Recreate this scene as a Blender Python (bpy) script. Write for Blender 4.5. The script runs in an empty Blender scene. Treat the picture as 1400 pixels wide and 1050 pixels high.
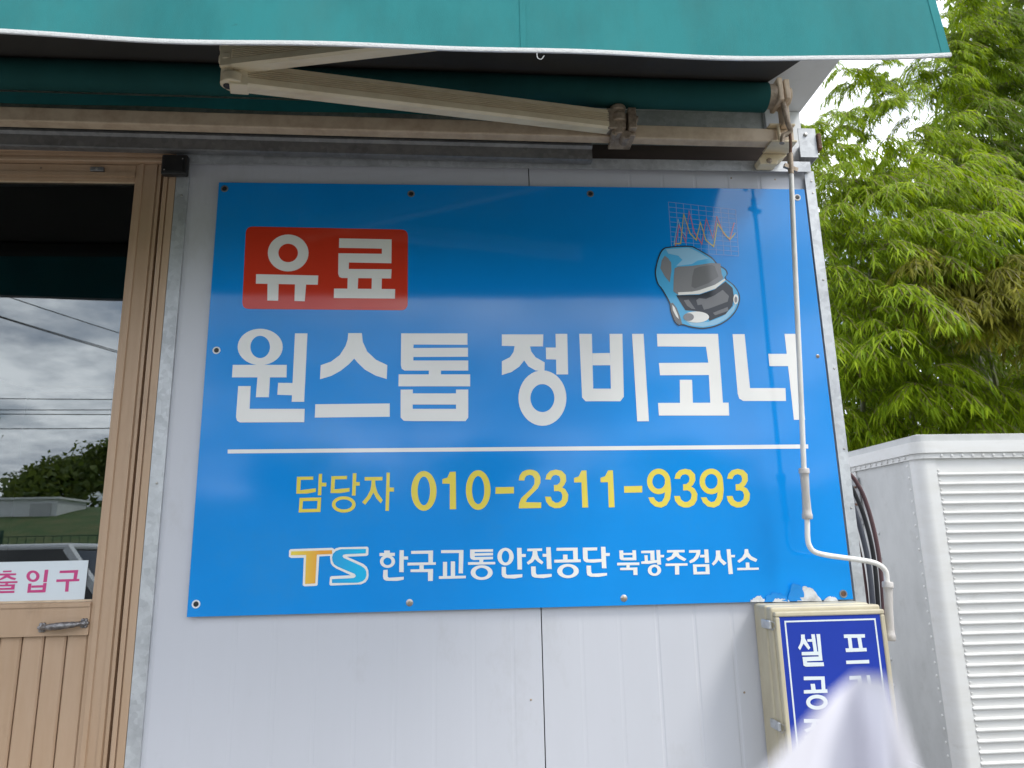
import bpy, bmesh, math, random
import numpy as np
from mathutils import Vector, Matrix

random.seed(7)
RNG = np.random.default_rng(7)
scene = bpy.context.scene
COL = scene.collection

# ------------------------------------------------------------------ camera
FPX = 1000.0                                    # focal length for a 1400 px wide picture
CAM = Vector((0.7233, -2.0604, 1.3531))
YAW, PITCH, ROLL = 0.0686, 0.2231, -0.0214
_f = Vector((math.sin(YAW)*math.cos(PITCH), math.cos(YAW)*math.cos(PITCH), math.sin(PITCH)))
_r = Vector((math.cos(YAW), -math.sin(YAW), 0))
_u = _r.cross(_f)
_R = _r*math.cos(ROLL) + _u*math.sin(ROLL)
_U = _u*math.cos(ROLL) - _r*math.sin(ROLL)
cd = bpy.data.cameras.new('camera')
cam = bpy.data.objects.new('camera', cd)
COL.objects.link(cam)
M = Matrix((( _R.x, _U.x, -_f.x, CAM.x), (_R.y, _U.y, -_f.y, CAM.y), (_R.z, _U.z, -_f.z, CAM.z), (0, 0, 0, 1)))
cam.matrix_world = M
cd.sensor_width = 36
cd.lens = FPX/1400*36
cd.clip_start = 0.01
cd.clip_end = 500
cd.dof.use_dof = True
cd.dof.focus_distance = 2.15
cd.dof.aperture_fstop = 7.6
scene.camera = cam

# ------------------------------------------------------------------ world and sun
SUN_EL, SUN_AZ = math.radians(52), math.radians(55)     # azimuth from -y towards +x
w = bpy.data.worlds.new('World')
scene.world = w
w.use_nodes = True
nt = w.node_tree
nt.nodes.clear()
def N(t, kind, **kw):
    n = t.nodes.new(kind)
    for k, v in kw.items():
        setattr(n, k, v)
    return n
out = N(nt, 'ShaderNodeOutputWorld')
bg = N(nt, 'ShaderNodeBackground')
bg.inputs['Strength'].default_value = 0.12
sky = N(nt, 'ShaderNodeTexSky', sky_type='NISHITA', sun_disc=False, sun_elevation=SUN_EL,
        sun_rotation=math.pi - SUN_AZ, air_density=1.0, dust_density=2.0)
tc = N(nt, 'ShaderNodeTexCoord')
sep = N(nt, 'ShaderNodeSeparateXYZ')
nt.links.new(tc.outputs['Generated'], sep.inputs[0])
def math_node(t, op, a, b=None, c=None):
    n = N(t, 'ShaderNodeMath', operation=op)
    for i, v in enumerate((a, b, c)):
        if v is None: continue
        if isinstance(v, (int, float)): n.inputs[i].default_value = v
        else: t.links.new(v, n.inputs[i])
    return n.outputs[0]
zz = math_node(nt, 'ADD', math_node(nt, 'MAXIMUM', sep.outputs['Z'], 0.0), 0.16)
cx = math_node(nt, 'DIVIDE', sep.outputs['X'], zz)
cy = math_node(nt, 'DIVIDE', sep.outputs['Y'], zz)
comb = N(nt, 'ShaderNodeCombineXYZ')
nt.links.new(cx, comb.inputs[0]); nt.links.new(cy, comb.inputs[1])
n1 = N(nt, 'ShaderNodeTexNoise'); n1.inputs['Scale'].default_value = 0.9; n1.inputs['Detail'].default_value = 9; n1.inputs['Roughness'].default_value = 0.55
n2 = N(nt, 'ShaderNodeTexNoise'); n2.inputs['Scale'].default_value = 1.7; n2.inputs['Detail'].default_value = 8; n2.inputs['Roughness'].default_value = 0.6
mp = N(nt, 'ShaderNodeMapping'); mp.inputs['Location'].default_value = (3.1, 7.7, 1.4)
nt.links.new(comb.outputs[0], n1.inputs['Vector'])
nt.links.new(comb.outputs[0], mp.inputs['Vector']); nt.links.new(mp.outputs[0], n2.inputs['Vector'])
cov = N(nt, 'ShaderNodeMapRange'); cov.inputs['From Min'].default_value = 0.36; cov.inputs['From Max'].default_value = 0.5
nt.links.new(n1.outputs['Fac'], cov.inputs['Value'])
ramp = N(nt, 'ShaderNodeValToRGB')
ramp.color_ramp.elements[0].position = 0.38; ramp.color_ramp.elements[0].color = (0.20, 0.24, 0.31, 1)
ramp.color_ramp.elements[1].position = 0.62; ramp.color_ramp.elements[1].color = (1.0, 1.0, 1.0, 1)
nt.links.new(n2.outputs['Fac'], ramp.inputs[0])
cl = N(nt, 'ShaderNodeMix', data_type='RGBA', blend_type='MULTIPLY'); cl.inputs['Factor'].default_value = 1
nt.links.new(ramp.outputs[0], cl.inputs['A']); cl.inputs['B'].default_value = (15, 15.2, 15.6, 1)
mx = N(nt, 'ShaderNodeMix', data_type='RGBA')
nt.links.new(cov.outputs[0], mx.inputs['Factor'])
nt.links.new(sky.outputs[0], mx.inputs['A']); nt.links.new(cl.outputs['Result'], mx.inputs['B'])
nt.links.new(mx.outputs['Result'], bg.inputs['Color'])
nt.links.new(bg.outputs[0], out.inputs[0])

sl = bpy.data.lights.new('sun', 'SUN')
sl.energy = 1.5; sl.angle = math.radians(14); sl.color = (1.0, 0.96, 0.88)
so = bpy.data.objects.new('sun', sl); COL.objects.link(so)
sd = Vector((math.sin(SUN_AZ)*math.cos(SUN_EL), -math.cos(SUN_AZ)*math.cos(SUN_EL), math.sin(SUN_EL)))
so.rotation_euler = sd.to_track_quat('Z', 'Y').to_euler()
so.location = sd*30

vs = scene.view_settings
vs.view_transform = 'Standard'; vs.look = 'None'; vs.exposure = 0.80; vs.gamma = 1
vs.use_curve_mapping = False

# ------------------------------------------------------------------ helpers
def at(px, py, Y):
    """world point on the plane y=Y seen at a place measured on the photograph"""
    d = _f + _R*((px-700)/FPX) + _U*((525-py)/FPX)
    return CAM + d*((Y-CAM.y)/d.y)

def mat(name, base, rough=0.5, metal=0.0, noise=None, bump=None, spec=0.5, rough_var=0, coat=0):
    """noise=(scale, second colour, amount, stretch)   bump=(scale, strength)"""
    m = bpy.data.materials.new(name); m.use_nodes = True
    t = m.node_tree; b = t.nodes['Principled BSDF']
    b.inputs['Base Color'].default_value = (*base, 1)
    b.inputs['Roughness'].default_value = rough
    b.inputs['Metallic'].default_value = metal
    b.inputs['Specular IOR Level'].default_value = spec
    if coat: b.inputs['Coat Weight'].default_value = coat
    tc = N(t, 'ShaderNodeTexCoord')
    if noise:
        sc, c2, amt, st = noise
        mpn = N(t, 'ShaderNodeMapping'); mpn.inputs['Scale'].default_value = st
        nz = N(t, 'ShaderNodeTexNoise'); nz.inputs['Scale'].default_value = sc; nz.inputs['Detail'].default_value = 7; nz.inputs['Roughness'].default_value = 0.65
        t.links.new(tc.outputs['Object'], mpn.inputs[0]); t.links.new(mpn.outputs[0], nz.inputs['Vector'])
        mr = N(t, 'ShaderNodeMapRange'); mr.inputs['From Min'].default_value = 0.42; mr.inputs['From Max'].default_value = 0.72; mr.inputs['To Max'].default_value = amt
        t.links.new(nz.outputs['Fac'], mr.inputs['Value'])
        mix = N(t, 'ShaderNodeMix', data_type='RGBA'); mix.inputs['A'].default_value = (*base, 1); mix.inputs['B'].default_value = (*c2, 1)
        t.links.new(mr.outputs[0], mix.inputs['Factor']); t.links.new(mix.outputs['Result'], b.inputs['Base Color'])
        if rough_var:
            m2 = N(t, 'ShaderNodeMapRange'); m2.inputs['To Min'].default_value = rough-rough_var; m2.inputs['To Max'].default_value = rough+rough_var
            t.links.new(nz.outputs['Fac'], m2.inputs['Value']); t.links.new(m2.outputs[0], b.inputs['Roughness'])
    if bump:
        nb = N(t, 'ShaderNodeTexNoise'); nb.inputs['Scale'].default_value = bump[0]; nb.inputs['Detail'].default_value = 4
        t.links.new(tc.outputs['Object'], nb.inputs['Vector'])
        bp = N(t, 'ShaderNodeBump'); bp.inputs['Strength'].default_value = bump[1]; bp.inputs['Distance'].default_value = 0.01
        t.links.new(nb.outputs['Fac'], bp.inputs['Height']); t.links.new(bp.outputs[0], b.inputs['Normal'])
    return m

def grime(m, scale, col, lo, hi, amt, st=(1, 1, 1)):
    """patches of dirt or wear over an existing material"""
    t = m.node_tree; b = t.nodes['Principled BSDF']; src = b.inputs['Base Color'].links[0].from_socket
    tcg = N(t, 'ShaderNodeTexCoord'); mg = N(t, 'ShaderNodeMapping'); mg.inputs['Scale'].default_value = st; mg.inputs['Location'].default_value = (4.3, 1.7, 2.9)
    ng = N(t, 'ShaderNodeTexNoise'); ng.inputs['Scale'].default_value = scale; ng.inputs['Detail'].default_value = 10; ng.inputs['Roughness'].default_value = .72
    t.links.new(tcg.outputs['Object'], mg.inputs[0]); t.links.new(mg.outputs[0], ng.inputs['Vector'])
    r = N(t, 'ShaderNodeMapRange'); r.inputs['From Min'].default_value = lo; r.inputs['From Max'].default_value = hi; r.inputs['To Max'].default_value = amt
    t.links.new(ng.outputs['Fac'], r.inputs['Value'])
    x = N(t, 'ShaderNodeMix', data_type='RGBA'); t.links.new(r.outputs[0], x.inputs['Factor']); t.links.new(src, x.inputs['A']); x.inputs['B'].default_value = (*col, 1)
    t.links.new(x.outputs['Result'], b.inputs['Base Color']); return m

def galvanised(name, base, rough, metal=.75):
    m = mat(name, base, rough, metal, bump=(60, 0.03))
    t = m.node_tree; b = t.nodes['Principled BSDF']
    tc = N(t, 'ShaderNodeTexCoord')
    v = N(t, 'ShaderNodeTexVoronoi'); v.inputs['Scale'].default_value = 70
    nz = N(t, 'ShaderNodeTexNoise'); nz.inputs['Scale'].default_value = 9; nz.inputs['Detail'].default_value = 8; nz.inputs['Roughness'].default_value = 0.7
    t.links.new(tc.outputs['Object'], v.inputs['Vector']); t.links.new(tc.outputs['Object'], nz.inputs['Vector'])
    add = math_node(t, 'MULTIPLY_ADD', v.outputs['Color'], 0.25, nz.outputs['Fac'])
    r = N(t, 'ShaderNodeValToRGB')
    r.color_ramp.elements[0].position = 0.4; r.color_ramp.elements[0].color = (base[0]*0.62, base[1]*0.62, base[2]*0.63, 1)
    r.color_ramp.elements[1].position = 0.85; r.color_ramp.elements[1].color = (*base, 1)
    t.links.new(add, r.inputs[0]); t.links.new(r.outputs[0], b.inputs['Base Color'])
    return m

def link(o, parent=None):
    COL.objects.link(o)
    if parent is not None: o.parent = parent
    return o

def tag(o, label=None, cat=None, group=None, kind=None):
    if label: o['label'] = label
    if cat: o['category'] = cat
    if group: o['group'] = group
    if kind: o['kind'] = kind
    return o

def empty(name, loc, label, cat, group=None):
    o = bpy.data.objects.new(name, None); o.location = loc; o.empty_display_size = 0.1
    COL.objects.link(o)
    return tag(o, label, cat, group)

class MB:
    """collects geometry in world coordinates"""
    def __init__(s): s.v = []; s.f = []
    def add(s, vs, fs):
        k = len(s.v); s.v += [tuple(v) for v in vs]; s.f += [tuple(i+k for i in f) for f in fs]; return s
    def box(s, x0, x1, y0, y1, z0, z1):
        return s.add([(x0,y0,z0),(x1,y0,z0),(x1,y1,z0),(x0,y1,z0),(x0,y0,z1),(x1,y0,z1),(x1,y1,z1),(x0,y1,z1)],
                     [(0,3,2,1),(4,5,6,7),(0,1,5,4),(1,2,6,5),(2,3,7,6),(3,0,4,7)])
    def extrude(s, prof, a, b, closed=True, caps=True):
        """profile given as function-free list of (p) 3D points at start a; copies them shifted to b"""
        n = len(prof); d = Vector(b)-Vector(a)
        vs = [Vector(p) for p in prof] + [Vector(p)+d for p in prof]
        fs = [(i, (i+1) % n, n+(i+1) % n, n+i) for i in range(n if closed else n-1)]
        if caps and closed: fs += [tuple(range(n-1, -1, -1)), tuple(range(n, 2*n))]
        return s.add(vs, fs)
    def bar(s, p0, p1, wd, ht, up=(0,0,1)):
        p0, p1 = Vector(p0), Vector(p1); a = (p1-p0).normalized(); sd_ = a.cross(Vector(up)).normalized(); u = sd_.cross(a)
        pr = [p0+sd_*x*wd/2+u*y*ht/2 for x, y in ((-1,-1),(1,-1),(1,1),(-1,1))]
        return s.extrude(pr, p0, p1)
    def tube(s, path, r, n=10, caps=True):
        P = [Vector(p) for p in path]; m = len(P); rs = r if isinstance(r, (list, tuple)) else [r]*m
        ref = Vector((0.31, 0.87, 0.37)).normalized(); vs = []; fs = []
        for i, p in enumerate(P):
            t = (P[min(i+1, m-1)]-P[max(i-1, 0)]).normalized()
            a = t.cross(ref)
            if a.length < 1e-3: a = t.cross(Vector((1, 0, 0)))
            a.normalize(); b = t.cross(a)
            for k in range(n):
                q = 2*math.pi*k/n
                vs.append(p + (a*math.cos(q)+b*math.sin(q))*rs[i])
        for i in range(m-1):
            for k in range(n):
                fs.append((i*n+k, i*n+(k+1) % n, (i+1)*n+(k+1) % n, (i+1)*n+k))
        if caps: fs += [tuple(range(n-1, -1, -1)), tuple(range((m-1)*n, m*n))]
        return s.add(vs, fs)
    def cyl(s, p0, p1, r, n=20): return s.tube([p0, p1], r, n)
    def dome(s, c, ax, r, h, n=8):
        c = Vector(c); ax = Vector(ax).normalized(); a = ax.orthogonal().normalized(); b = ax.cross(a)
        vs = []; 
        for rr, hh in ((r, 0), (r*0.75, h*0.7)):
            vs += [c+(a*math.cos(2*math.pi*k/n)+b*math.sin(2*math.pi*k/n))*rr+ax*hh for k in range(n)]
        vs.append(c+ax*h)
        fs = [(k, (k+1) % n, n+(k+1) % n, n+k) for k in range(n)] + [(n+k, n+(k+1) % n, 2*n) for k in range(n)]
        return s.add(vs, fs)
    def build(s, name, m, parent=None, smooth=False, bevel=0, seg=2):
        me = bpy.data.meshes.new(name); 
        vs = s.v
        if parent is not None:
            o_ = parent_loc(parent); vs = [(v[0]-o_[0], v[1]-o_[1], v[2]-o_[2]) for v in vs]
        me.from_pydata(vs, [], s.f); me.materials.append(m)
        bm = bmesh.new(); bm.from_mesh(me); bmesh.ops.recalc_face_normals(bm, faces=bm.faces); bm.to_mesh(me); bm.free()
        if smooth:
            me.polygons.foreach_set('use_smooth', [True]*len(me.polygons))
            try: me.set_sharp_from_angle(angle=math.radians(40))
            except Exception: pass
        o = bpy.data.objects.new(name, me); link(o, parent)
        if bevel:
            b = o.modifiers.new('bevel', 'BEVEL'); b.width = bevel; b.segments = seg; b.limit_method = 'ANGLE'; b.harden_normals = False
        return o

def parent_loc(p):
    l = Vector(p.location)
    while p.parent is not None:
        p = p.parent; l += Vector(p.location)
    return l

def arc(c, r, a0, a1, n):
    return [(c[0]+r*math.cos(a0+(a1-a0)*i/n), c[1]+r*math.sin(a0+(a1-a0)*i/n)) for i in range(n+1)]

def bez(pts, n=8):
    """Catmull-Rom through 3D points"""
    P = [Vector(p) for p in pts]; P = [P[0]*2-P[1]] + P + [P[-1]*2-P[-2]]; o = []
    for i in range(1, len(P)-2):
        for k in range(n):
            t = k/n
            o.append(0.5*((2*P[i])+(P[i+1]-P[i-1])*t+(2*P[i-1]-5*P[i]+4*P[i+1]-P[i+2])*t*t+(3*P[i]-P[i-1]-3*P[i+1]+P[i+2])*t**3))
    o.append(P[-2]); return o

# ------------------------------------------------------------------ materials
M_ASPH = mat('worn_concrete', (0.155, 0.15, 0.14), 0.85, noise=(1.5, (0.11, 0.105, 0.10), 0.8, (1, 1, 1)), bump=(120, 0.3))
M_GRASS = mat('field_grass', (0.06, 0.11, 0.03), 0.9, noise=(1.2, (0.16, 0.15, 0.06), 0.8, (1, 1, 1)), bump=(40, 0.6))
M_GALV = galvanised('galvanised_steel', (0.58, 0.60, 0.62), 0.45, .4)
M_GALV_OLD = galvanised('weathered_galvanised_steel', (0.33, 0.335, 0.34), 0.5)
M_TAN = mat('tan_aluminium', (0.46, 0.32, 0.215), 0.48, noise=(14, (0.38, 0.24, 0.135), 0.6, (1, 1, 0.12)), bump=(90, 0.04))
grime(M_TAN, 9, (0.24, 0.16, 0.10), .58, .76, .6, (1, 1, .4)); grime(M_TAN, 70, (0.20, 0.13, 0.08), .68, .74, .6)
M_BEIGE = mat('aged_beige_metal', (0.64, 0.51, 0.365), 0.5, noise=(16, (0.40, 0.27, 0.175), 0.75, (1, 1, 1)), rough_var=0.15)
M_CREAM = mat('aged_cream_aluminium', (0.76, 0.645, 0.44), 0.5, noise=(22, (0.56, 0.44, 0.27), 0.7, (0.3, 1, 1)), rough_var=0.12)
M_CAST = mat('grimy_cast_metal', (0.42, 0.33, 0.24), 0.5, 0.2, noise=(35, (0.12, 0.085, 0.06), 0.9, (1, 1, 1)), bump=(120, 0.15))
M_RUST = mat('rusty_steel', (0.17, 0.085, 0.05), 0.75, 0.2, noise=(60, (0.07, 0.045, 0.035), 0.9, (1, 1, 1)), bump=(200, 0.3))
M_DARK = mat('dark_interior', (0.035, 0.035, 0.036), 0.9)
M_BLACK = mat('black_plastic', (0.012, 0.012, 0.013), 0.45, noise=(40, (0.03, 0.03, 0.03), 0.6, (1, 1, 1)))
M_GAPD = mat('black_rubber_gasket', (0.015, 0.013, 0.012), 0.8)
M_WHITEP = mat('white_paint', (0.74, 0.75, 0.76), 0.4, noise=(9, (0.60, 0.60, 0.58), 0.6, (1, 1, 0.3)), rough_var=0.1)
M_SCREW = mat('zinc_screw', (0.45, 0.44, 0.42), 0.4, 0.8, noise=(120, (0.2, 0.15, 0.1), 0.7, (1, 1, 1)))

GLOSS = 0.085
def print_mat(name, col, var=0.0):
    return mat(name, col, GLOSS, 0, noise=(3, tuple(c*0.9 for c in col), 0.6, (1, 1, 1)), bump=(2.2, 0.055), spec=0.5)
M_BLUE = print_mat('printed_blue', (0.004, 0.258, 0.73))
grime(M_BLUE, 2.6, (0.03, 0.26, 0.62), .52, .75, .5)
M_PWHITE = print_mat('printed_white', (0.82, 0.81, 0.78))
M_PYEL = print_mat('printed_yellow', (0.78, 0.64, 0.10))
M_PRED = print_mat('printed_red', (0.62, 0.045, 0.018))
M_CARB = print_mat('printed_sky_blue', (0.09, 0.42, 0.72))
M_CARL = print_mat('printed_pale_blue', (0.30, 0.55, 0.75))
M_PGREY = print_mat('printed_grey', (0.24, 0.24, 0.25))
M_PGREY2 = print_mat('printed_mid_grey', (0.17, 0.17, 0.175))
M_PDARK = print_mat('printed_charcoal', (0.035, 0.037, 0.042))
M_PLINE = print_mat('printed_grid_blue', (0.26, 0.40, 0.75))
M_PPINK = print_mat('printed_pink', (0.60, 0.20, 0.28))
M_POCH = print_mat('printed_ochre', (0.62, 0.52, 0.13))
def grad_mat(name, c0, c1, axis):
    m = print_mat(name, c0); t = m.node_tree; b = t.nodes['Principled BSDF']
    tc = N(t, 'ShaderNodeTexCoord'); sp = N(t, 'ShaderNodeSeparateXYZ'); t.links.new(tc.outputs['Generated'], sp.inputs[0])
    r = N(t, 'ShaderNodeValToRGB'); r.color_ramp.elements[0].color = (*c0, 1); r.color_ramp.elements[1].color = (*c1, 1)
    r.color_ramp.elements[0].position = 0.1; r.color_ramp.elements[1].position = 0.75
    t.links.new(sp.outputs[axis], r.inputs[0]); t.links.new(r.outputs[0], b.inputs['Base Color']); return m
M_TORANGE = grad_mat('printed_amber', (0.80, 0.62, 0.10), (0.80, 0.36, 0.06), 'X')
M_SCYAN = grad_mat('printed_cyan', (0.03, 0.36, 0.72), (0.02, 0.46, 0.80), 'X')

# wall panel: painted steel, faint streaks and one rust run
def panel_mat(name, streak_x):
    m = mat(name, (0.54, 0.55, 0.595), 0.38, noise=(5, (0.52, 0.53, 0.57), 0.6, (2.5, 1, 0.3)), bump=(7, 0.03))
    if streak_x is not None:
        t = m.node_tree; b = t.nodes['Principled BSDF']; src = b.inputs['Base Color'].links[0].from_socket
        tc = N(t, 'ShaderNodeTexCoord'); sp = N(t, 'ShaderNodeSeparateXYZ'); t.links.new(tc.outputs['Object'], sp.inputs[0])
        nz = N(t, 'ShaderNodeTexNoise', noise_dimensions='1D'); nz.inputs['Scale'].default_value = 7
        t.links.new(sp.outputs['Z'], nz.inputs['W'])
        off = math_node(t, 'MULTIPLY_ADD', nz.outputs['Fac'], 0.022, streak_x-0.011)
        dist = math_node(t, 'ABSOLUTE', math_node(t, 'SUBTRACT', sp.outputs['X'], off))
        mr = N(t, 'ShaderNodeMapRange'); mr.inputs['From Min'].default_value = 0.0008; mr.inputs['From Max'].default_value = 0.0032
        mr.inputs['To Min'].default_value = 0.62; mr.inputs['To Max'].default_value = 0.0; t.links.new(dist, mr.inputs['Value'])
        low = math_node(t, 'LESS_THAN', sp.outputs['Z'], 1.21)
        fac = math_node(t, 'MULTIPLY', mr.outputs[0], low)
        mix = N(t, 'ShaderNodeMix', data_type='RGBA'); t.links.new(fac, mix.inputs['Factor']); t.links.new(src, mix.inputs['A'])
        mix.inputs['B'].default_value = (0.42, 0.31, 0.18, 1); t.links.new(mix.outputs['Result'], b.inputs['Base Color'])
    return m
M_PANEL = grime(grime(panel_mat('white_steel_panel', None), 3.2, (0.36, 0.35, 0.34), .56, .78, .5, (1, 1, .5)), 38, (0.30, 0.28, 0.25), .70, .76, .55)
M_PANEL_R = grime(grime(panel_mat('white_steel_panel_with_rust_run', 1.235), 3.2, (0.36, 0.35, 0.34), .56, .78, .5, (1, 1, .5)), 38, (0.30, 0.28, 0.25), .70, .76, .55)

def fabric_mat(name, col, trans):
    m = mat(name, col, 0.85, noise=(3.5, tuple(c*0.66 for c in col), 0.8, (1.2, 1, 0.6)), spec=0.25)
    t = m.node_tree; b = t.nodes['Principled BSDF']; o = t.nodes['Material Output']
    tcn = N(t, 'ShaderNodeTexCoord'); wv = N(t, 'ShaderNodeTexWave'); wv.inputs['Scale'].default_value = 260; wv.inputs['Distortion'].default_value = 1.0
    t.links.new(tcn.outputs['Object'], wv.inputs['Vector'])
    nb = N(t, 'ShaderNodeTexNoise'); nb.inputs['Scale'].default_value = 500; t.links.new(tcn.outputs['Object'], nb.inputs['Vector'])
    bp = N(t, 'ShaderNodeBump'); bp.inputs['Strength'].default_value = 0.25; bp.inputs['Distance'].default_value = 0.002
    mw = N(t, 'ShaderNodeMapping'); mw.inputs['Scale'].default_value = (14, 3, 3); nw = N(t, 'ShaderNodeTexNoise'); nw.inputs['Scale'].default_value = 1.0; nw.inputs['Detail'].default_value = 3
    t.links.new(tcn.outputs['Object'], mw.inputs[0]); t.links.new(mw.outputs[0], nw.inputs['Vector'])
    t.links.new(math_node(t, 'MULTIPLY_ADD', nw.outputs['Fac'], 9.0, math_node(t, 'ADD', wv.outputs['Fac'], nb.outputs['Fac'])), bp.inputs['Height']); t.links.new(bp.outputs[0], b.inputs['Normal'])
    tr = N(t, 'ShaderNodeBsdfTranslucent'); tr.inputs['Color'].default_value = (*[min(1, c*1.3) for c in col], 1)
    ms = N(t, 'ShaderNodeMixShader'); ms.inputs[0].default_value = trans
    t.links.new(b.outputs[0], ms.inputs[1]); t.links.new(tr.outputs[0], ms.inputs[2]); t.links.new(ms.outputs[0], o.inputs[0])
    return m
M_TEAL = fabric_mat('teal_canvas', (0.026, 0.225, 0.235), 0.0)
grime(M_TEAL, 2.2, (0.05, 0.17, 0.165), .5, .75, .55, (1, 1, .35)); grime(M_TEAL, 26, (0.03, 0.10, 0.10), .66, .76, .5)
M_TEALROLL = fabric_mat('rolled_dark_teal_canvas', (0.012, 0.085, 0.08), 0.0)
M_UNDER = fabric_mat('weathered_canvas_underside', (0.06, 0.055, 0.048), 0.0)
M_TRIM = mat('white_piping', (0.62, 0.63, 0.63), 0.7, noise=(50, (0.55, 0.55, 0.53), 0.6, (1, 1, 1)), bump=(300, 0.3))

def glass_mat():
    m = bpy.data.materials.new('window_glass'); m.use_nodes = True; t = m.node_tree; t.nodes.clear()
    o = N(t, 'ShaderNodeOutputMaterial'); ge = N(t, 'ShaderNodeNewGeometry')
    vd = N(t, 'ShaderNodeVectorMath', operation='DOT_PRODUCT'); t.links.new(ge.outputs['Normal'], vd.inputs[0]); t.links.new(ge.outputs['Incoming'], vd.inputs[1])
    k5 = math_node(t, 'POWER', math_node(t, 'SUBTRACT', 1.0, math_node(t, 'ABSOLUTE', vd.outputs['Value'])), 5.0)
    refl = math_node(t, 'MULTIPLY_ADD', k5, 0.86, 0.14)
    g = N(t, 'ShaderNodeBsdfGlossy'); g.inputs['Roughness'].default_value = 0.0; g.inputs['Color'].default_value = (0.93, 0.97, 1, 1)
    tr = N(t, 'ShaderNodeBsdfTransparent'); tr.inputs['Color'].default_value = (0.55, 0.6, 0.6, 1)
    ms = N(t, 'ShaderNodeMixShader')
    t.links.new(refl, ms.inputs[0]); t.links.new(tr.outputs[0], ms.inputs[1]); t.links.new(g.outputs[0], ms.inputs[2]); t.links.new(ms.outputs[0], o.inputs[0])
    return m
M_GLASS = glass_mat()

# ------------------------------------------------------------------ ground
GZ = -0.10
gm = MB().add([(-120, -160, GZ), (120, -160, GZ), (120, 120, GZ), (-120, 120, GZ)], [(0, 1, 2, 3)])
tag(gm.build('ground', M_ASPH), kind='structure')
def bank(y):
    t = min(1, max(0, (-11.5-y)/18.0)); return GZ+.004+3.5*t*t*(3-2*t)
ys = [-11.5-18*k/16 for k in range(17)]+[-60, -150]
gm = MB().add([(x, y, bank(y)) for y in ys for x in (-110, 110)], [(2*k, 2*k+1, 2*k+3, 2*k+2) for k in range(len(ys)-1)])
tag(gm.build('field', M_GRASS), kind='structure')

# ------------------------------------------------------------------ building
BLD = empty('workshop_building', (0.3, 0, GZ), 'white sandwich panel workshop with tan glazed door under the awning', 'building')
X_L, X_R = -2.4, 1.825

def wall_panel(x0, x1, z0, z1, depth, phase, m, deep_from=None):
    """steel facing with shallow vertical grooves"""
    prof = [(x0, 0.0)]; x = math.ceil((x0-phase)/0.104)*0.104+phase
    while x < x1-0.012:
        if x > x0+0.012:
            d = depth if deep_from is None or x > deep_from else depth*0.35
            prof += [(x-0.006, 0), (x-0.0025, d), (x+0.0025, d), (x+0.006, 0)]
        x += 0.104
    prof += [(x1, 0.0), (x1, 0.08), (x0, 0.08)]
    mb = MB().extrude([(a, b, z0) for a, b in prof], (0, 0, z0), (0, 0, z1))
    return mb.build('wall_panel', m, BLD)
wall_panel(-0.128, 0.9295, GZ, 2.52, 0.0004, 0.02, M_PANEL)
wall_panel(0.9325, X_R-0.002, GZ, 2.52, 0.0010, 0.935, M_PANEL_R, 1.2)
wall_panel(X_L, -1.22, GZ, 2.52, 0.0012, 0.02, M_PANEL)
MB().box(0.9290, 0.9330, 0.012, 0.07, GZ, 2.515).build('panel_seam', M_GAPD, BLD)
MB().box(X_L, X_R-.004, 0.005, 0.044, 2.5205, 2.5295).build('panel_head', M_PANEL, BLD)
# side, back, roof and inside of the room
MB().box(X_R-0.08, X_R-0.003, 0.081, 3.2, GZ, 2.80).build('side_wall', M_PANEL, BLD)
MB().box(X_L, X_L+0.08, 0.081, 3.2, GZ, 2.80).build('side_wall', M_PANEL, BLD)
MB().box(X_L, X_R-.003, 3.201, 3.28, GZ, 2.80).build('back_wall', M_PANEL, BLD)
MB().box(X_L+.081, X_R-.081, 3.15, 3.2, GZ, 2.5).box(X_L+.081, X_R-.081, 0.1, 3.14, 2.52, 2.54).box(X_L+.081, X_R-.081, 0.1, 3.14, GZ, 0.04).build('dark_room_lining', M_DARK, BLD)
MB().box(X_L-0.1, 1.876, -0.36, 3.4, 2.786, 2.83).build('roof', M_WHITEP, BLD, bevel=0.004)
# fascia set back above the panel head
MB().box(X_L, 1.868, 0.10, 0.14, 2.5, 2.785).build('fascia', galvanised('smooth_zinc_sheet', (0.55, 0.58, 0.58), 0.22), BLD)
MB().box(1.79, 1.8685, 0.09, 0.0995, 2.5505, 2.784).build('fascia_end', M_WHITEP, BLD)
MB().box(X_L, 1.79, .045, .0985, 2.5335, 2.622).build('recess_shade_strip', mat('painted_recess_shade', (0.075, 0.055, 0.045), .8, noise=(10, (0.03, 0.024, 0.02), .8, (.2, 1, 1))), BLD)  # added dark strip, paints the shade of the recess behind the torsion bar
# galvanised trims
MB().box(-0.127, X_R, -0.022, -0.019, 2.498, 2.533).box(-0.127, X_R, -0.0188, 0.0985, 2.530, 2.533).build('galvanised_ledge', M_GALV, BLD)
lt = [(-0.050, 2.514), (-0.056, 2.516), (-0.056, 2.550), (-0.066, 2.556), (-0.066, 2.561), (-0.060, 2.563), (-0.060, 2.5905), (-0.057, 2.5905), (-0.057, 2.561), (-0.053, 2.553), (-0.053, 2.519), (-0.030, 2.519), (-0.030, 2.514)]
TILT = -0.0125                                       # the awning and its channel run slightly out of level
dz0 = TILT*(X_L-0.66)
MB().extrude([(X_L, a, b+dz0) for a, b in lt], (X_L, 0, 0), (1.122, 0, TILT*(1.122-X_L))).build('lintel_flashing', M_GALV_OLD, BLD)
MB().box(X_R-.018, X_R+.0125, -0.0125, -0.0095, GZ, 2.505).box(X_R+.0095, X_R+.0125, -0.0094, 0.05, GZ, 2.505).build('corner_trim', M_GALV, BLD)
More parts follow.
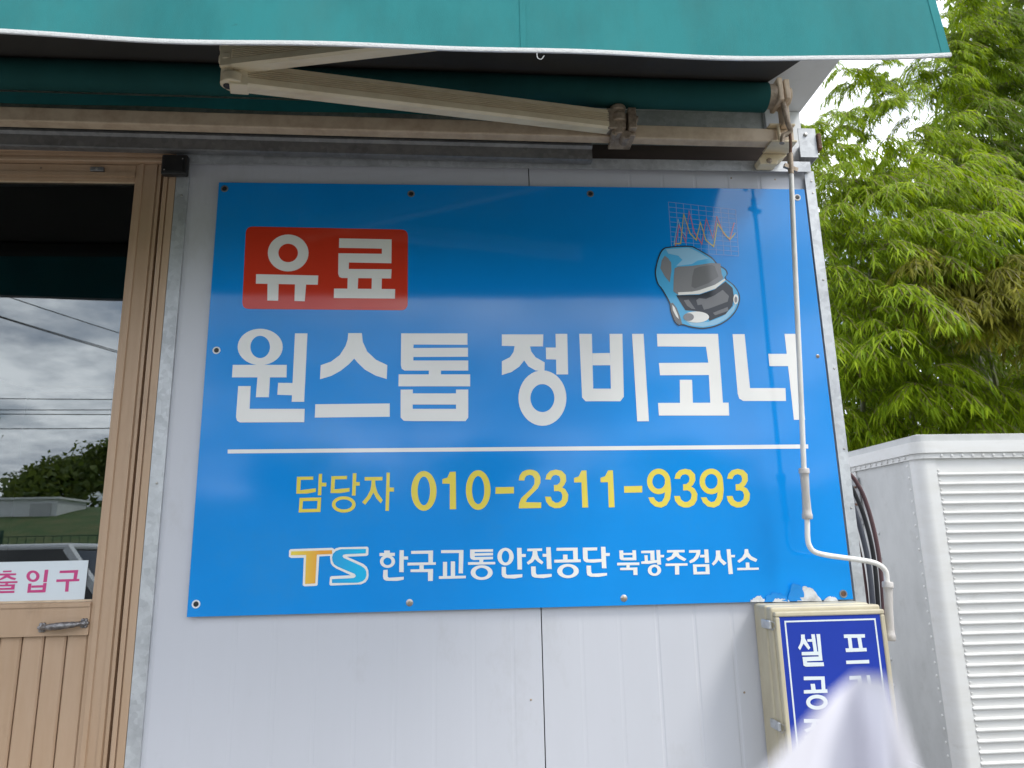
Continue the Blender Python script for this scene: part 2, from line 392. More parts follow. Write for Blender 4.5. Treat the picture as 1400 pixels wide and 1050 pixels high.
for z in (0.6, 0.85, 1.04, 1.45, 1.62, 1.86, 2.14, 2.43, 2.47):
    MB().dome((X_R+.002, -0.0126, z), (0, -1, 0), 0.0035, 0.002).build('trim_rivet', M_SCREW, BLD)
MB().box(1.795, 1.852, -0.026, -0.0235, 2.547, 2.648).box(1.849, 1.852, -0.0234, 0.09, 2.547, 2.648).build('corner_plate', M_GALV, BLD)
MB().dome((1.818, -0.0262, 2.625), (0, -1, 0), 0.007, 0.006).build('corner_bolt', M_SCREW, BLD, True)
MB().box(1.853, 1.866, -0.034, 0.0, 2.572, 2.628).build('rusty_clip', M_RUST, BLD, bevel=0.003)
# steel strip beside the door frame
MB().box(-0.127, -0.0905, -0.0085, -0.0055, GZ, 2.505).box(-0.0935, -0.0905, -0.0054, -0.0005, GZ, 2.505).build('door_side_strip', M_GALV, BLD)
for z in (1.55, 0.75, 2.40):
    MB().dome((-0.107, -0.0086, z), (0, -1, 0), 0.004, 0.002).build('strip_screw', M_SCREW, BLD)
for px, py in ((301, 212), (557, 221), (1060, 245), (1000, 243), (726, 957), (1018, 947)):
    p = at(px, py, -0.002)
    MB().dome((p.x, -0.0225 if py < 230 else -0.0002, p.z), (0, -1, 0), 0.003, 0.0015).build('wall_screw', M_CAST, BLD)
# tan sealant crust over the door head
mb = MB(); n = 70; top = []; bot = []
for i in range(n+1):
    x = -1.2+1.075*i/n
    top.append((x, -0.026, 2.556+random.uniform(-.003, .003))); bot.append((x, -0.026, 2.541-random.uniform(0, .007)*(random.random() < .6)))
for i in range(n):
    mb.add([top[i], top[i+1], bot[i+1], bot[i], tuple(np.add(top[i], (0, .02, 0))), tuple(np.add(top[i+1], (0, .02, 0))), tuple(np.add(bot[i+1], (0, .02, 0))), tuple(np.add(bot[i], (0, .02, 0)))],
           [(0, 1, 2, 3), (0, 4, 5, 1), (3, 2, 6, 7)])
mb.build('sealant_bead', mat('flaking_sealant', (0.62, 0.53, 0.50), 0.8, noise=(45, (0.16, 0.06, 0.035), 1.0, (1, 1, 1)), bump=(120, 0.5)), BLD)

# door frame: head and jambs with stepped profile
def framepiece(name, prof, a, b, m=M_TAN): return MB().extrude(prof, a, b).build(name, m, BLD)
jr = [(-.166, .035), (-.166, -.004), (-.162, -.006), (-.153, -.006), (-.153, -.001), (-.147, -.001), (-.147, -.009), (-.1285, -.009), (-.1285, .07), (-.166, .07)]
framepiece('door_jamb', [(x, y, GZ) for x, y in jr], (0, 0, GZ), (0, 0, 2.5105))
framepiece('door_jamb', [(-1.35-x, y, GZ) for x, y in jr], (0, 0, GZ), (0, 0, 2.5105))
hd = [(.07, 2.511), (-.004, 2.511), (-.006, 2.514), (-.006, 2.521), (-.001, 2.521), (-.001, 2.527), (-.012, 2.527), (-.012, 2.536), (-.020, 2.539), (-.020, 2.5475), (.07, 2.5475)]
framepiece('door_head', [(-1.2215, y, z) for y, z in hd], (-1.2215, 0, 0), (-.1285, 0, 0))
MB().box(-0.1655, -0.130, 0.071, 0.078, GZ, 2.51).box(-1.22, -1.186, 0.071, 0.078, GZ, 2.51).box(-1.18, -0.17, 0.066, 0.078, 2.49, 2.51).build('door_gasket', M_GAPD, BLD)
DOOR = empty('door', (0, 0, 0), None, None); DOOR.parent = BLD; DOOR.location = (-0.68-0.3, 0.02, 0.04-GZ)
sr = [(-.256, .052), (-.256, .014), (-.246, .012), (-.243, .006), (-.231, .006), (-.229, .011), (-.205, .011), (-.203, .006), (-.192, .006), (-.190, .012), (-.186, .012), (-.186, .007), (-.178, .007), (-.178, .052)]
MB().extrude([(x, y, 0.05) for x, y in sr], (0, 0, .05), (0, 0, 2.509)).build('stile', M_TAN, DOOR)
MB().extrude([(-1.35-x, y, 0.05) for x, y in sr], (0, 0, .05), (0, 0, 2.509)).build('stile', M_TAN, DOOR)
MB().box(-1.093, -.2565, .012, .05, 2.462, 2.508).box(-1.093, -.2565, .008, .0118, 2.470, 2.482).build('top_rail', M_TAN, DOOR)
MB().box(-1.093, -.2565, .010, .05, 1.160, 1.243).box(-1.093, -.2565, .0065, .0098, 1.232, 1.241).build('lock_rail', M_TAN, DOOR)
MB().box(-1.093, -.2565, .012, .05, .05, .17).build('bottom_rail', M_TAN, DOOR)
MB().box(-1.0935, -.2563, .030, .034, 1.2432, 2.4618).build('glass_pane', M_GLASS, DOOR)
MB().box(-.262, -.2566, .0275, .0295, 1.2435, 2.4615).box(-1.09, -.263, .0275, .0295, 2.456, 2.4615).box(-1.09, -.263, .0275, .0295, 1.2435, 1.249).build('glazing_bead', M_BEIGE, DOOR)
for k in range(15):
    x1 = -.2605-.0560*k; x0 = x1-.0530
    mb = MB().extrude([(x0, .036, .172), (x0, .025, .172), (x0+.004, .021, .172), (x1-.004, .021, .172), (x1, .025, .172), (x1, .036, .172)], (0, 0, .172), (0, 0, 1.1585))
    mb.build('plank', M_TAN, DOOR)
MB().box(-1.093, -.2568, .0365, .045, .1715, 1.1592).build('plank_backing', M_GAPD, DOOR)
# cast handle
hx0, hx1, hz0, hz1 = -.372, -.268, 1.182, 1.190
mh = mat('tarnished_silver', (0.30, 0.29, 0.29), 0.33, 0.85, noise=(90, (0.06, 0.055, 0.06), 1.0, (1, 1, 1)), bump=(160, 0.5))
mb = MB(); P = []
for i in range(17):
    t = i/16; P.append((hx0+(hx1-hx0)*t, .006-.020*math.sin(math.pi*t)**.6, hz0+(hz1-hz0)*t))
mb.tube(P, [.0045+.0045*math.sin(math.pi*i/16)+.001*(i % 2) for i in range(17)], 10)
for hx, hz in ((hx0, hz0), (hx1, hz1)):
    for q in range(6):
        a = q*math.pi/3; mb.dome((hx+.0075*math.cos(a), .0095, hz+.0085*math.sin(a)), (0, -1, 0), .0055, .006, 8)
    mb.dome((hx, .0095, hz), (0, -1, 0), .009, .012, 10)
mb.build('handle', mh, DOOR, True)
MB().box(-.385, -.345, .002, .0115, 2.484, 2.497).build('top_latch', M_GALV_OLD, DOOR, bevel=.002)
MB().dome((-.365, .0018, 2.4905), (0, -1, 0), .004, .002).build('latch_screw', M_SCREW, DOOR)
for x, z in ((-.53, 2.495), (-.2, 1.335)):
    MB().dome((x, .0105, z), (0, -1, 0), .003, .002).build('door_screw', M_CAST, DOOR)

# black sensor box above the strip
SB = empty('door_sensor', (-.1215, 0, 2.45), 'small black plastic sensor box at the top corner of the tan door frame', 'sensor')
MB().box(-.159, -.085, -.046, -.0225, 2.450, 2.514).build('housing', M_BLACK, SB, bevel=.006, seg=3)
MB().box(-.150, -.094, -.0485, -.0465, 2.457, 2.507).build('lid', M_BLACK, SB, bevel=.0012)
for x, z in ((-.147, 2.462), (-.097, 2.498)):
    MB().dome((x, -.0487, z), (0, -1, 0), .0022, .001).build('lid_screw', M_SCREW, SB)

# ------------------------------------------------------------------ flat print
def T(ox, oy, s):
    return lambda x, y: (ox+x*s, oy+y*s)
def prim_polys(pr):
    """returns list of polygons (2D) for one primitive"""
    k = pr[0]
    if k == 'p': return [pr[1]]
    if k == 'o':                                  # ring: cx cy rx ry ix iy
        _, cx_, cy_, rx, ry, ix, iy = pr; n = 40; o = []
        for i in range(n):
            a, b = 2*math.pi*i/n, 2*math.pi*(i+1)/n
            o.append([(cx_+rx*math.cos(a), cy_+ry*math.sin(a)), (cx_+rx*math.cos(b), cy_+ry*math.sin(b)), (cx_+ix*math.cos(b), cy_+iy*math.sin(b)), (cx_+ix*math.cos(a), cy_+iy*math.sin(a))])
        return o
    if k == 'e':                                  # filled ellipse
        _, cx_, cy_, rx, ry = pr
        return [[(cx_+rx*math.cos(2*math.pi*i/28), cy_+ry*math.sin(2*math.pi*i/28)) for i in range(28)]]
    if k == 'f':                                  # frame between two quads
        a, b = pr[1], pr[2]
        return [[a[i], a[(i+1) % 4], b[(i+1) % 4], b[i]] for i in range(4)]
    if k == 's':                                  # stroke with mitred joints
        _, wd, pts = pr; n = len(pts); L = []; Rr = []
        for i in range(n):
            p = Vector(pts[i]); d0 = (p-Vector(pts[i-1])).normalized() if i else None; d1 = (Vector(pts[i+1])-p).normalized() if i < n-1 else None
            d0 = d0 or d1; d1 = d1 or d0; t = (d0+d1); t = t.normalized() if t.length > 1e-3 else d0
            nn = Vector((-t.y, t.x)); c = max(0.35, abs(nn.dot(Vector((-d0.y, d0.x))))); L.append(p+nn*wd/2/c); Rr.append(p-nn*wd/2/c)
        return [[L[i], L[i+1], Rr[i+1], Rr[i]] for i in range(n-1)]
def smooth_poly(pts, n=4):
    P = [Vector((*p, 0)) for p in pts]; m = len(P); o = []
    for i in range(m):
        a, b, c, d = P[i-1], P[i], P[(i+1) % m], P[(i+2) % m]
        for k in range(n):
            t = k/n; q = 0.5*((2*b)+(c-a)*t+(2*a-5*b+4*c-d)*t*t+(3*b-a-3*c+d)*t**3); o.append((q.x, q.y))
    return o
def printed(name, prims, tr, m, Y, parent, step=0.00012):
    mb = MB()
    for k, pr in enumerate(prims):
        y = Y-k*step
        for poly in prim_polys(pr):
            vs = [at(*tr(*p), y) for p in poly]
            mb.add(vs, [tuple(range(len(vs)))])
    return mb.build(name, m, parent)
def rrect(q, r):
    """rounded quad in photograph coordinates"""
    o = []
    for i in range(4):
        p = Vector(q[i]); a = (Vector(q[i-1])-p).normalized(); b = (Vector(q[(i+1) % 4])-p).normalized()
        for k in range(7):
            t = k/6; s_ = p+a*r*(1-t)**2+b*r*t**2; o.append((s_.x, s_.y))
    return o

# ------------------------------------------------------------------ big blue sign
SY = -0.0135                                        # face of the sign
SIGN = empty('notice_board', (0.9, 0, 1.2), 'large glossy blue notice board with white and yellow Korean lettering on white wall', 'sign board')
z0, z1 = 1.2, 2.4416
mb = MB(); nx, nz = 40, 26; grid = []
for j in range(nz+1):
    for i in range(nx+1):
        x = 1.8*i/nx; z = z0+(z1-z0)*j/nz
        grid.append((x, SY, z))
fs = [(j*(nx+1)+i, j*(nx+1)+i+1, (j+1)*(nx+1)+i+1, (j+1)*(nx+1)+i) for j in range(nz) for i in range(nx)]
mb.box(0, 1.8, SY, SY+.004, z0, z1)
mb.build('panel', M_BLUE, SIGN)
MB().box(0.004, 1.796, SY+.0041, -0.0042, z0+.004, z1-.004).build('backing_board', M_WHITEP, SIGN)
YP = SY-0.0004
R5 = T(280, 230, 440/1185); R6 = T(660, 230, 520/1332); Z1 = T(390, 630, 320/1400); Z2 = T(700, 630, 340/1400)
Z3 = T(380, 735, 300/1400); Z4 = T(660, 735, 200/1400); Z5 = T(830, 740, 220/1400); ID = T(0, 0, 1); CZ = T(870, 260, 250/1312)
printed('red_badge', [('p', rrect([(152, 214), (748, 226), (747, 523), (137, 518)], 26))], R5, M_PRED, YP, SIGN)
def p(*pts): return ('p', list(pts))
G = {}
G['yu'] = (R5, [('o', 307, 312, 75, 68, 36, 34), p((189, 390), (418, 395), (416, 429), (188, 425)), p((231, 425), (272, 427), (270, 488), (230, 487)), p((332, 427), (373, 428), (368, 490), (330, 489))])
G['ryo'] = (R5, [p((495, 258), (688, 262), (687, 350), (531, 347), (530, 371), (688, 372), (686, 406), (505, 404), (495, 400), (491, 388), (492, 313), (652, 315), (652, 296), (494, 293)),
    p((526, 404), (565, 404), (563, 444), (525, 444)), p((615, 405), (652, 406), (651, 445), (614, 444)), p((476, 443), (701, 445), (700, 480), (475, 478))])
for k in ('yu', 'ryo'): printed('character', G[k][1], R5, M_PWHITE, YP-.0004, SIGN)
G2 = []
G2.append((R5, [('o', 204, 658, 83, 67, 36, 41), p((103, 724), (302, 724), (301, 770), (100, 770)), p((194, 769), (240, 769), (236, 843), (188, 843)), p((332, 608), (378, 608), (366, 860), (320, 860)),
    p((270, 790), (324, 791), (323, 836), (267, 834)), p((123, 802), (169, 802), (165, 886), (368, 886), (366, 935), (130, 936), (119, 930), (115, 916))]))
G2.append((R5, [p((528, 607), (578, 607), (582, 640), (598, 675), (630, 705), (672, 725), (670, 776), (630, 764), (590, 742), (565, 718), (550, 701), (530, 722), (500, 746), (465, 765), (424, 777), (427, 725), (465, 712), (497, 688), (518, 655), (526, 630)),
    p((407, 869), (681, 866), (681, 915), (405, 918))]))
G2.append((R5, [p((723, 608), (967, 608), (967, 650), (769, 649), (768, 662), (969, 661), (969, 694), (768, 695), (768, 708), (970, 708), (970, 745), (735, 745), (725, 738), (722, 725)),
    p((825, 744), (870, 744), (869, 761), (825, 761)), p((714, 759), (977, 759), (977, 803), (713, 803)),
    p((721, 815), (766, 815), (765, 931), (733, 930), (721, 918)), p((925, 815), (970, 815), (970, 918), (960, 931), (925, 931)), p((766, 829), (925, 829), (925, 870), (765, 870)), p((765, 886), (925, 886), (925, 931), (765, 931))]))
G2.append((R6, [p((67, 582), (212, 582), (211, 624), (164, 624), (67, 622)), p((112, 621), (165, 621), (170, 642), (185, 662), (217, 680), (216, 712), (185, 708), (160, 694), (145, 673), (128, 695), (100, 714), (67, 724), (67, 676), (95, 662), (108, 643)),
    p((255, 580), (296, 580), (299, 722), (258, 722)), p((221, 628), (257, 628), (258, 670), (222, 669)), ('o', 209, 805, 84, 97, 42, 49)]))
G2.append((R6, [p((338, 580), (382, 580), (388, 816), (360, 816), (348, 803)), p((444, 580), (489, 580), (494, 800), (482, 816), (450, 816)), p((384, 648), (445, 647), (447, 690), (385, 690)), p((387, 772), (449, 772), (450, 816), (387, 816)),
    p((523, 580), (563, 580), (582, 886), (541, 886))]))
G2.append((R6, [p((610, 580), (824, 580), (841, 822), (797, 822), (792, 724), (621, 725), (617, 682), (790, 681), (782, 625), (612, 624)), p((690, 741), (733, 741), (736, 823), (691, 823)), p((614, 822), (861, 821), (863, 866), (617, 866))]))
G2.append((R6, [p((875, 581), (917, 581), (936, 770), (1060, 770), (1062, 815), (912, 815), (898, 806), (893, 790)), p((1057, 580), (1097, 580), (1129, 881), (1090, 881)), p((1000, 650), (1066, 650), (1071, 693), (1004, 693))]))
for tr, pr in G2: printed('character', pr, tr, M_PWHITE, YP, SIGN)
printed('rule_line', [p((311.3, 614.6), (1104.8, 607.6), (1105, 613.2), (311.3, 620))], ID, M_PWHITE, YP, SIGN)
# yellow line
G3 = [('character', Z1, [p((70, 96), (168, 94), (167, 113), (93, 114), (90, 176), (183, 164), (183, 186), (130, 196), (66, 197)), p((201, 78), (221, 78), (215, 206), (195, 206)), p((219, 131), (246, 131), (245, 153), (218, 153)),
        ('f', [(86, 222), (215, 219), (210, 306), (80, 309)], [(106, 241), (193, 239), (190, 287), (102, 289)])]),
    ('character', Z1, [p((276, 92), (370, 90), (369, 110), (298, 111), (294, 171), (385, 162), (384, 184), (330, 193), (271, 193)), p((404, 74), (426, 74), (420, 208), (399, 208)), p((424, 127), (446, 127), (445, 149), (423, 149)), ('o', 350, 261, 71, 49, 50, 30)]),
    ('character', Z1, [p((475, 97), (582, 96), (581, 117), (475, 118)), p((516, 117), (538, 117), (540, 150), (552, 190), (583, 235), (571, 254), (545, 225), (527, 190), (508, 226), (477, 263), (460, 247), (490, 212), (510, 172), (515, 140)),
        p((606, 71), (626, 71), (620, 299), (599, 299)), p((624, 160), (651, 160), (650, 184), (623, 184))]),
    ('digit', Z1, [('o', 829, 180, 76, 119, 37, 86)]),
    ('digit', Z1, [p((985, 66), (1020, 65), (1022, 289), (984, 290), (984, 137), (940, 137), (940, 110), (970, 100))]),
    ('digit', Z1, [('o', 1154, 175, 74, 119, 37, 84)]),
    ('dash', Z1, [p((1258, 158), (1368, 156), (1368, 195), (1257, 198))]),
    ('digit', Z2, [p((38, 110), (42, 85), (58, 62), (80, 52), (100, 49), (122, 52), (140, 60), (153, 75), (160, 92), (160, 125), (145, 155), (85, 215), (78, 233), (165, 234), (164, 266), (38, 268), (40, 240), (52, 210), (110, 155), (126, 130), (127, 100), (115, 83), (100, 79), (82, 84), (72, 97), (70, 111))])]
three = [(188, 105), (195, 78), (215, 57), (247, 49), (280, 56), (303, 80), (305, 115), (292, 140), (282, 150), (300, 160), (317, 190), (314, 225), (298, 252), (270, 266), (240, 267), (210, 254), (192, 230), (186, 202), (218, 202), (226, 224), (245, 236), (262, 235), (280, 220), (284, 195), (276, 177), (260, 170), (237, 171), (236, 136), (255, 135), (269, 122), (273, 105), (266, 86), (248, 79), (232, 83), (222, 95), (219, 106)]
one = [(392, 55), (419, 54), (429, 262), (396, 264), (391, 121), (350, 122), (349, 97), (375, 88)]
ntail = [(860, 115), (893, 120), (896, 165), (890, 215), (870, 250), (840, 264), (805, 257), (780, 235), (767, 206), (798, 205), (808, 222), (825, 233), (845, 228), (858, 205), (863, 165)]
sh = lambda L, dx, dy: [(x+dx, y+dy) for x, y in L]
G3 += [('digit', Z2, [p(*three)]), ('digit', Z2, [p(*one)]), ('digit', Z2, [p(*sh(one, 149, -1))]), ('dash', Z2, [p((631, 143), (733, 141), (733, 178), (632, 180))]),
    ('digit', Z2, [('o', 826, 116, 66, 72, 36, 42), p(*ntail)]), ('digit', Z2, [p(*sh(three, 727, -4))]), ('digit', Z2, [('o', 1122, 116, 66, 72, 36, 42), p(*sh(ntail, 296, 0))]), ('digit', Z2, [p(*sh(three, 1023, -4))])]
for nm, tr, pr in G3: printed(nm, pr, tr, M_PYEL, YP, SIGN)
# TS emblem
printed('emblem_outline', [p(*smooth_poly([(80, 74), (345, 65), (357, 72), (356, 115), (264, 120), (253, 300), (245, 308), (170, 311), (158, 304), (165, 128), (85, 130), (70, 122), (71, 84)], 1)),
    p(*[(395, 62), (570, 58), (578, 66), (576, 110), (565, 117), (440, 122), (545, 168), (566, 186), (576, 210), (579, 240), (574, 264), (560, 284), (530, 298), (335, 306), (328, 298), (332, 252), (342, 246), (465, 240), (370, 196), (348, 180), (338, 165), (332, 125), (337, 103), (350, 82), (370, 68)])], Z3, M_PWHITE, YP, SIGN)
printed('emblem_letter', [p((84, 88), (345, 80), (345, 104), (248, 108), (238, 292), (173, 296), (180, 110), (82, 112))], Z3, M_TORANGE, YP-.0006, SIGN)
printed('emblem_letter', [p((400, 74), (562, 72), (560, 100), (430, 106), (415, 111), (412, 119), (420, 130), (530, 180), (553, 196), (563, 215), (565, 240), (558, 262), (540, 278), (510, 288), (345, 290), (345, 265), (480, 258), (493, 252), (497, 243), (490, 232), (380, 185), (358, 170), (348, 150), (345, 125), (352, 103), (368, 86))], Z3, M_SCYAN, YP-.0006, SIGN)
G4 = [(Z3, [p((678, 82), (714, 82), (714, 97), (678, 98)), p((648, 98), (746, 97), (746, 117), (648, 118)), ('o', 699, 152, 48, 41, 26, 24), p((776, 80), (803, 80), (802, 220), (774, 220)), p((800, 120), (830, 120), (830, 140), (800, 140)),
        p((673, 207), (700, 205), (700, 250), (708, 256), (803, 250), (802, 268), (760, 276), (690, 275), (675, 266), (670, 250))]),
    (Z3, [p((850, 85), (990, 82), (988, 160), (960, 160), (960, 103), (850, 104)), p((827, 160), (1007, 157), (1007, 173), (827, 178)), p((903, 176), (930, 176), (930, 205), (903, 205)), p((846, 203), (990, 200), (988, 276), (958, 277), (957, 220), (846, 220))]),
    (Z3, [p((1041, 80), (1184, 79), (1180, 228), (1153, 228), (1155, 98), (1041, 99)), p((1053, 155), (1079, 155), (1079, 246), (1053, 246)), p((1103, 152), (1130, 152), (1130, 246), (1103, 246)), p((1027, 246), (1199, 243), (1199, 259), (1027, 264))]),
    (Z3, [p((1226, 76), (1372, 74), (1372, 90), (1255, 92), (1255, 100), (1372, 97), (1372, 113), (1255, 116), (1256, 124), (1372, 122), (1372, 138), (1250, 143), (1232, 137), (1226, 125)), p((1285, 140), (1310, 140), (1310, 158), (1285, 158)), p((1213, 157), (1386, 155), (1386, 170), (1213, 174)), ('o', 1300, 223, 70, 47, 40, 30)]),
    (Z4, [('o', 218, 182, 78, 84, 36, 57), p((328, 98), (371, 98), (376, 305), (333, 305)), p((372, 157), (413, 157), (412, 185), (372, 186)), p((181, 280), (222, 280), (222, 345), (235, 358), (379, 350), (378, 378), (300, 392), (215, 388), (188, 372), (181, 350))]),
    (Z4, [p((426, 106), (568, 103), (568, 127), (426, 130)), p((478, 128), (520, 128), (525, 165), (540, 200), (581, 235), (565, 256), (525, 230), (500, 205), (478, 235), (435, 259), (421, 238), (460, 205), (476, 165)), p((607, 92), (650, 92), (660, 300), (615, 300)), p((573, 155), (610, 155), (611, 183), (574, 184)),
        p((463, 276), (507, 276), (508, 340), (520, 355), (660, 347), (659, 374), (580, 388), (500, 384), (472, 370), (464, 345))]),
    (Z4, [p((706, 98), (908, 96), (910, 212), (868, 212), (864, 124), (706, 126)), p((769, 163), (811, 163), (811, 212), (769, 212)), p((685, 211), (938, 208), (938, 235), (685, 240)), ('o', 816, 320, 103, 68, 55, 42)]),
    (Z4, [p((957, 96), (1096, 94), (1094, 122), (1003, 124), (1004, 200), (1012, 209), (1140, 204), (1140, 232), (1060, 240), (990, 236), (968, 222), (960, 200)), p((1131, 88), (1174, 88), (1184, 293), (1141, 293)), p((1174, 147), (1217, 147), (1215, 175), (1175, 176)),
        p((993, 268), (1036, 268), (1038, 330), (1050, 345), (1190, 338), (1188, 362), (1110, 376), (1030, 374), (1002, 360), (995, 335))]),
    (Z5, [p((106, 80), (140, 80), (143, 165), (122, 163), (110, 152)), p((220, 78), (251, 78), (255, 165), (223, 165)), p((140, 102), (221, 101), (222, 119), (141, 120)), p((141, 143), (223, 142), (223, 165), (142, 166)), p((88, 187), (280, 184), (281, 207), (88, 210)), p((169, 208), (196, 208), (196, 232), (169, 232)), p((114, 231), (263, 228), (265, 293), (230, 294), (228, 251), (114, 251))]),
    (Z5, [p((297, 83), (411, 80), (414, 165), (378, 166), (376, 103), (297, 104)), p((325, 122), (352, 122), (355, 174), (328, 176)), p((297, 176), (435, 163), (436, 186), (360, 197), (298, 196)), p((428, 76), (461, 76), (470, 203), (436, 203)), p((463, 119), (496, 119), (496, 139), (464, 140)), ('o', 412, 252, 58, 49, 26, 29)]),
    (Z5, [p((522, 77), (674, 75), (674, 96), (522, 98)), p((577, 97), (621, 97), (630, 120), (690, 155), (672, 173), (625, 150), (600, 130), (575, 153), (530, 172), (513, 152), (560, 130)), p((509, 194), (699, 191), (700, 212), (509, 216)), p((590, 214), (626, 214), (628, 289), (592, 290))]),
    (Z5, [p((713, 78), (812, 75), (810, 110), (790, 150), (760, 178), (723, 191), (714, 172), (750, 150), (770, 125), (777, 99), (713, 100)), p((845, 71), (880, 71), (888, 187), (852, 188)), p((810, 118), (848, 117), (849, 140), (808, 141)), ('f', [(747, 202), (888, 199), (893, 286), (752, 289)], [(779, 223), (856, 221), (858, 264), (782, 266)])]),
    (Z5, [p((946, 80), (984, 80), (985, 110), (995, 150), (1040, 190), (1015, 210), (985, 180), (970, 162), (950, 190), (925, 212), (911, 195), (940, 160), (948, 120)), p((1040, 69), (1073, 69), (1095, 284), (1058, 286)), p((1077, 119), (1113, 119), (1112, 139), (1079, 140))]),
    (Z5, [p((1197, 68), (1227, 68), (1232, 100), (1255, 130), (1307, 157), (1295, 180), (1245, 160), (1217, 135), (1190, 160), (1150, 187), (1132, 172), (1175, 140), (1195, 105)), p((1206, 185), (1237, 185), (1240, 231), (1208, 231)), p((1133, 232), (1320, 229), (1320, 248), (1133, 252))])]
for tr, pr in G4: printed('character', pr, tr, M_PWHITE, YP, SIGN)
# chart behind the printed car
def lerp2(a, b, t): return (a[0]+(b[0]-a[0])*t, a[1]+(b[1]-a[1])*t)
c00, c10, c11, c01 = (230, 85), (712, 140), (735, 472), (256, 440)
gl = []
for i in range(10): gl.append(('s', 3.2, [lerp2(c00, c10, i/9), lerp2(c01, c11, i/9)]))
for j in range(11): gl.append(('s', 3.2, [lerp2(c00, c01, j/10), lerp2(c10, c11, j/10)]))
printed('chart_grid', gl, CZ, M_PLINE, YP, SIGN, step=.00002)
printed('chart_curve', [('s', 6, [(270, 392), (300, 210), (322, 290), (360, 330)])], CZ, M_CARL, YP-.0006, SIGN)
printed('chart_curve', [('s', 7, [(280, 400), (305, 250), (355, 375), (378, 150), (415, 300), (470, 385), (502, 205), (550, 345), (578, 190), (625, 310), (670, 355), (703, 232)])], CZ, M_PPINK, YP-.0007, SIGN)
printed('chart_curve', [('s', 7, [(275, 385), (318, 383), (340, 172), (385, 310), (430, 358), (460, 230), (500, 360), (555, 405), (582, 240), (650, 335), (675, 350), (710, 310)])], CZ, M_POCH, YP-.0008, SIGN)
# printed car with its bonnet up
oc = [(190, 420), (240, 405), (380, 398), (440, 420), (540, 480), (585, 530), (640, 565), (656, 600), (642, 632), (700, 680), (738, 740), (742, 800), (715, 870), (660, 930), (580, 975), (480, 995), (390, 985), (330, 968), (300, 972), (270, 940), (245, 870), (235, 810), (180, 710), (150, 670), (133, 600), (140, 540), (160, 470)]
cen = Vector((430, 690)); ins = lambda L, d: [tuple(Vector(q)+(cen-Vector(q)).normalized()*d) for q in L]
YC = YP-.0012
printed('car_outline', [p(*smooth_poly(oc))], CZ, M_PDARK, YC, SIGN)
printed('car_body', [p(*smooth_poly(ins(oc, 9)))], CZ, M_CARB, YC-.00015, SIGN)
printed('car_roof', [p((212, 424), (375, 412), (440, 440), (520, 490), (440, 505), (400, 530), (340, 538), (285, 545), (330, 500), (300, 470), (230, 455))], CZ, M_CARL, YC-.0003, SIGN)
printed('car_bumper', [p((345, 930), (420, 950), (520, 945), (620, 905), (690, 840), (715, 790), (726, 800), (700, 865), (650, 920), (575, 962), (480, 980), (395, 970))], CZ, M_CARL, YC-.0003, SIGN)
printed('car_side_window', [p((203, 470), (228, 488), (250, 520), (252, 580), (240, 662), (205, 620), (172, 560), (182, 505))], CZ, M_PGREY, YC-.0003, SIGN)
printed('car_bonnet', [p((275, 560), (300, 548), (400, 543), (540, 522), (603, 527), (612, 600), (625, 632), (560, 685), (450, 730), (370, 745), (295, 748), (265, 725), (268, 620))], CZ, M_PGREY, YC-.00045, SIGN)
printed('car_windscreen', [p((415, 565), (450, 550), (540, 535), (562, 545), (590, 620), (520, 665), (420, 705), (395, 690), (402, 620))], CZ, M_PGREY2, YC-.0006, SIGN)
printed('car_bonnet_edge', [p((300, 733), (400, 728), (450, 718), (560, 680), (632, 635), (640, 645), (570, 705), (455, 745), (300, 752))], CZ, M_PWHITE, YC-.00075, SIGN)
printed('engine_bay', [p((285, 754), (450, 750), (560, 713), (640, 655), (690, 700), (700, 760), (690, 830), (640, 890), (525, 938), (505, 900), (430, 868), (352, 862), (325, 820))], CZ, M_PDARK, YC-.0006, SIGN)
printed('engine_block', [p((430, 790), (450, 775), (500, 780), (560, 755), (620, 715), (665, 760), (655, 800), (520, 850), (485, 858), (470, 820), (440, 825)), p((550, 880), (655, 838), (662, 865), (565, 898)), p((340, 790), (375, 785), (400, 820), (425, 855), (395, 850), (365, 830))], CZ, M_PGREY2, YC-.00075, SIGN)
for e in ((430, 910, 92, 40), (714, 782, 18, 36)): printed('car_headlight', [('e', *e)], CZ, M_PWHITE, YC-.0009, SIGN)
for e in ((375, 910, 38, 28), (714, 785, 10, 22)): printed('car_lamp_lens', [('e', *e)], CZ, M_PGREY, YC-.00115, SIGN)
printed('car_wheel', [p((243, 812), (262, 808), (290, 845), (312, 900), (330, 962), (300, 962), (272, 930), (250, 870))], CZ, M_PGREY2, YC-.0005, SIGN)
printed('car_wheel_hub', [p((258, 822), (275, 840), (300, 900), (305, 925), (285, 905), (262, 860))], CZ, M_PWHITE, YC-.00065, SIGN)
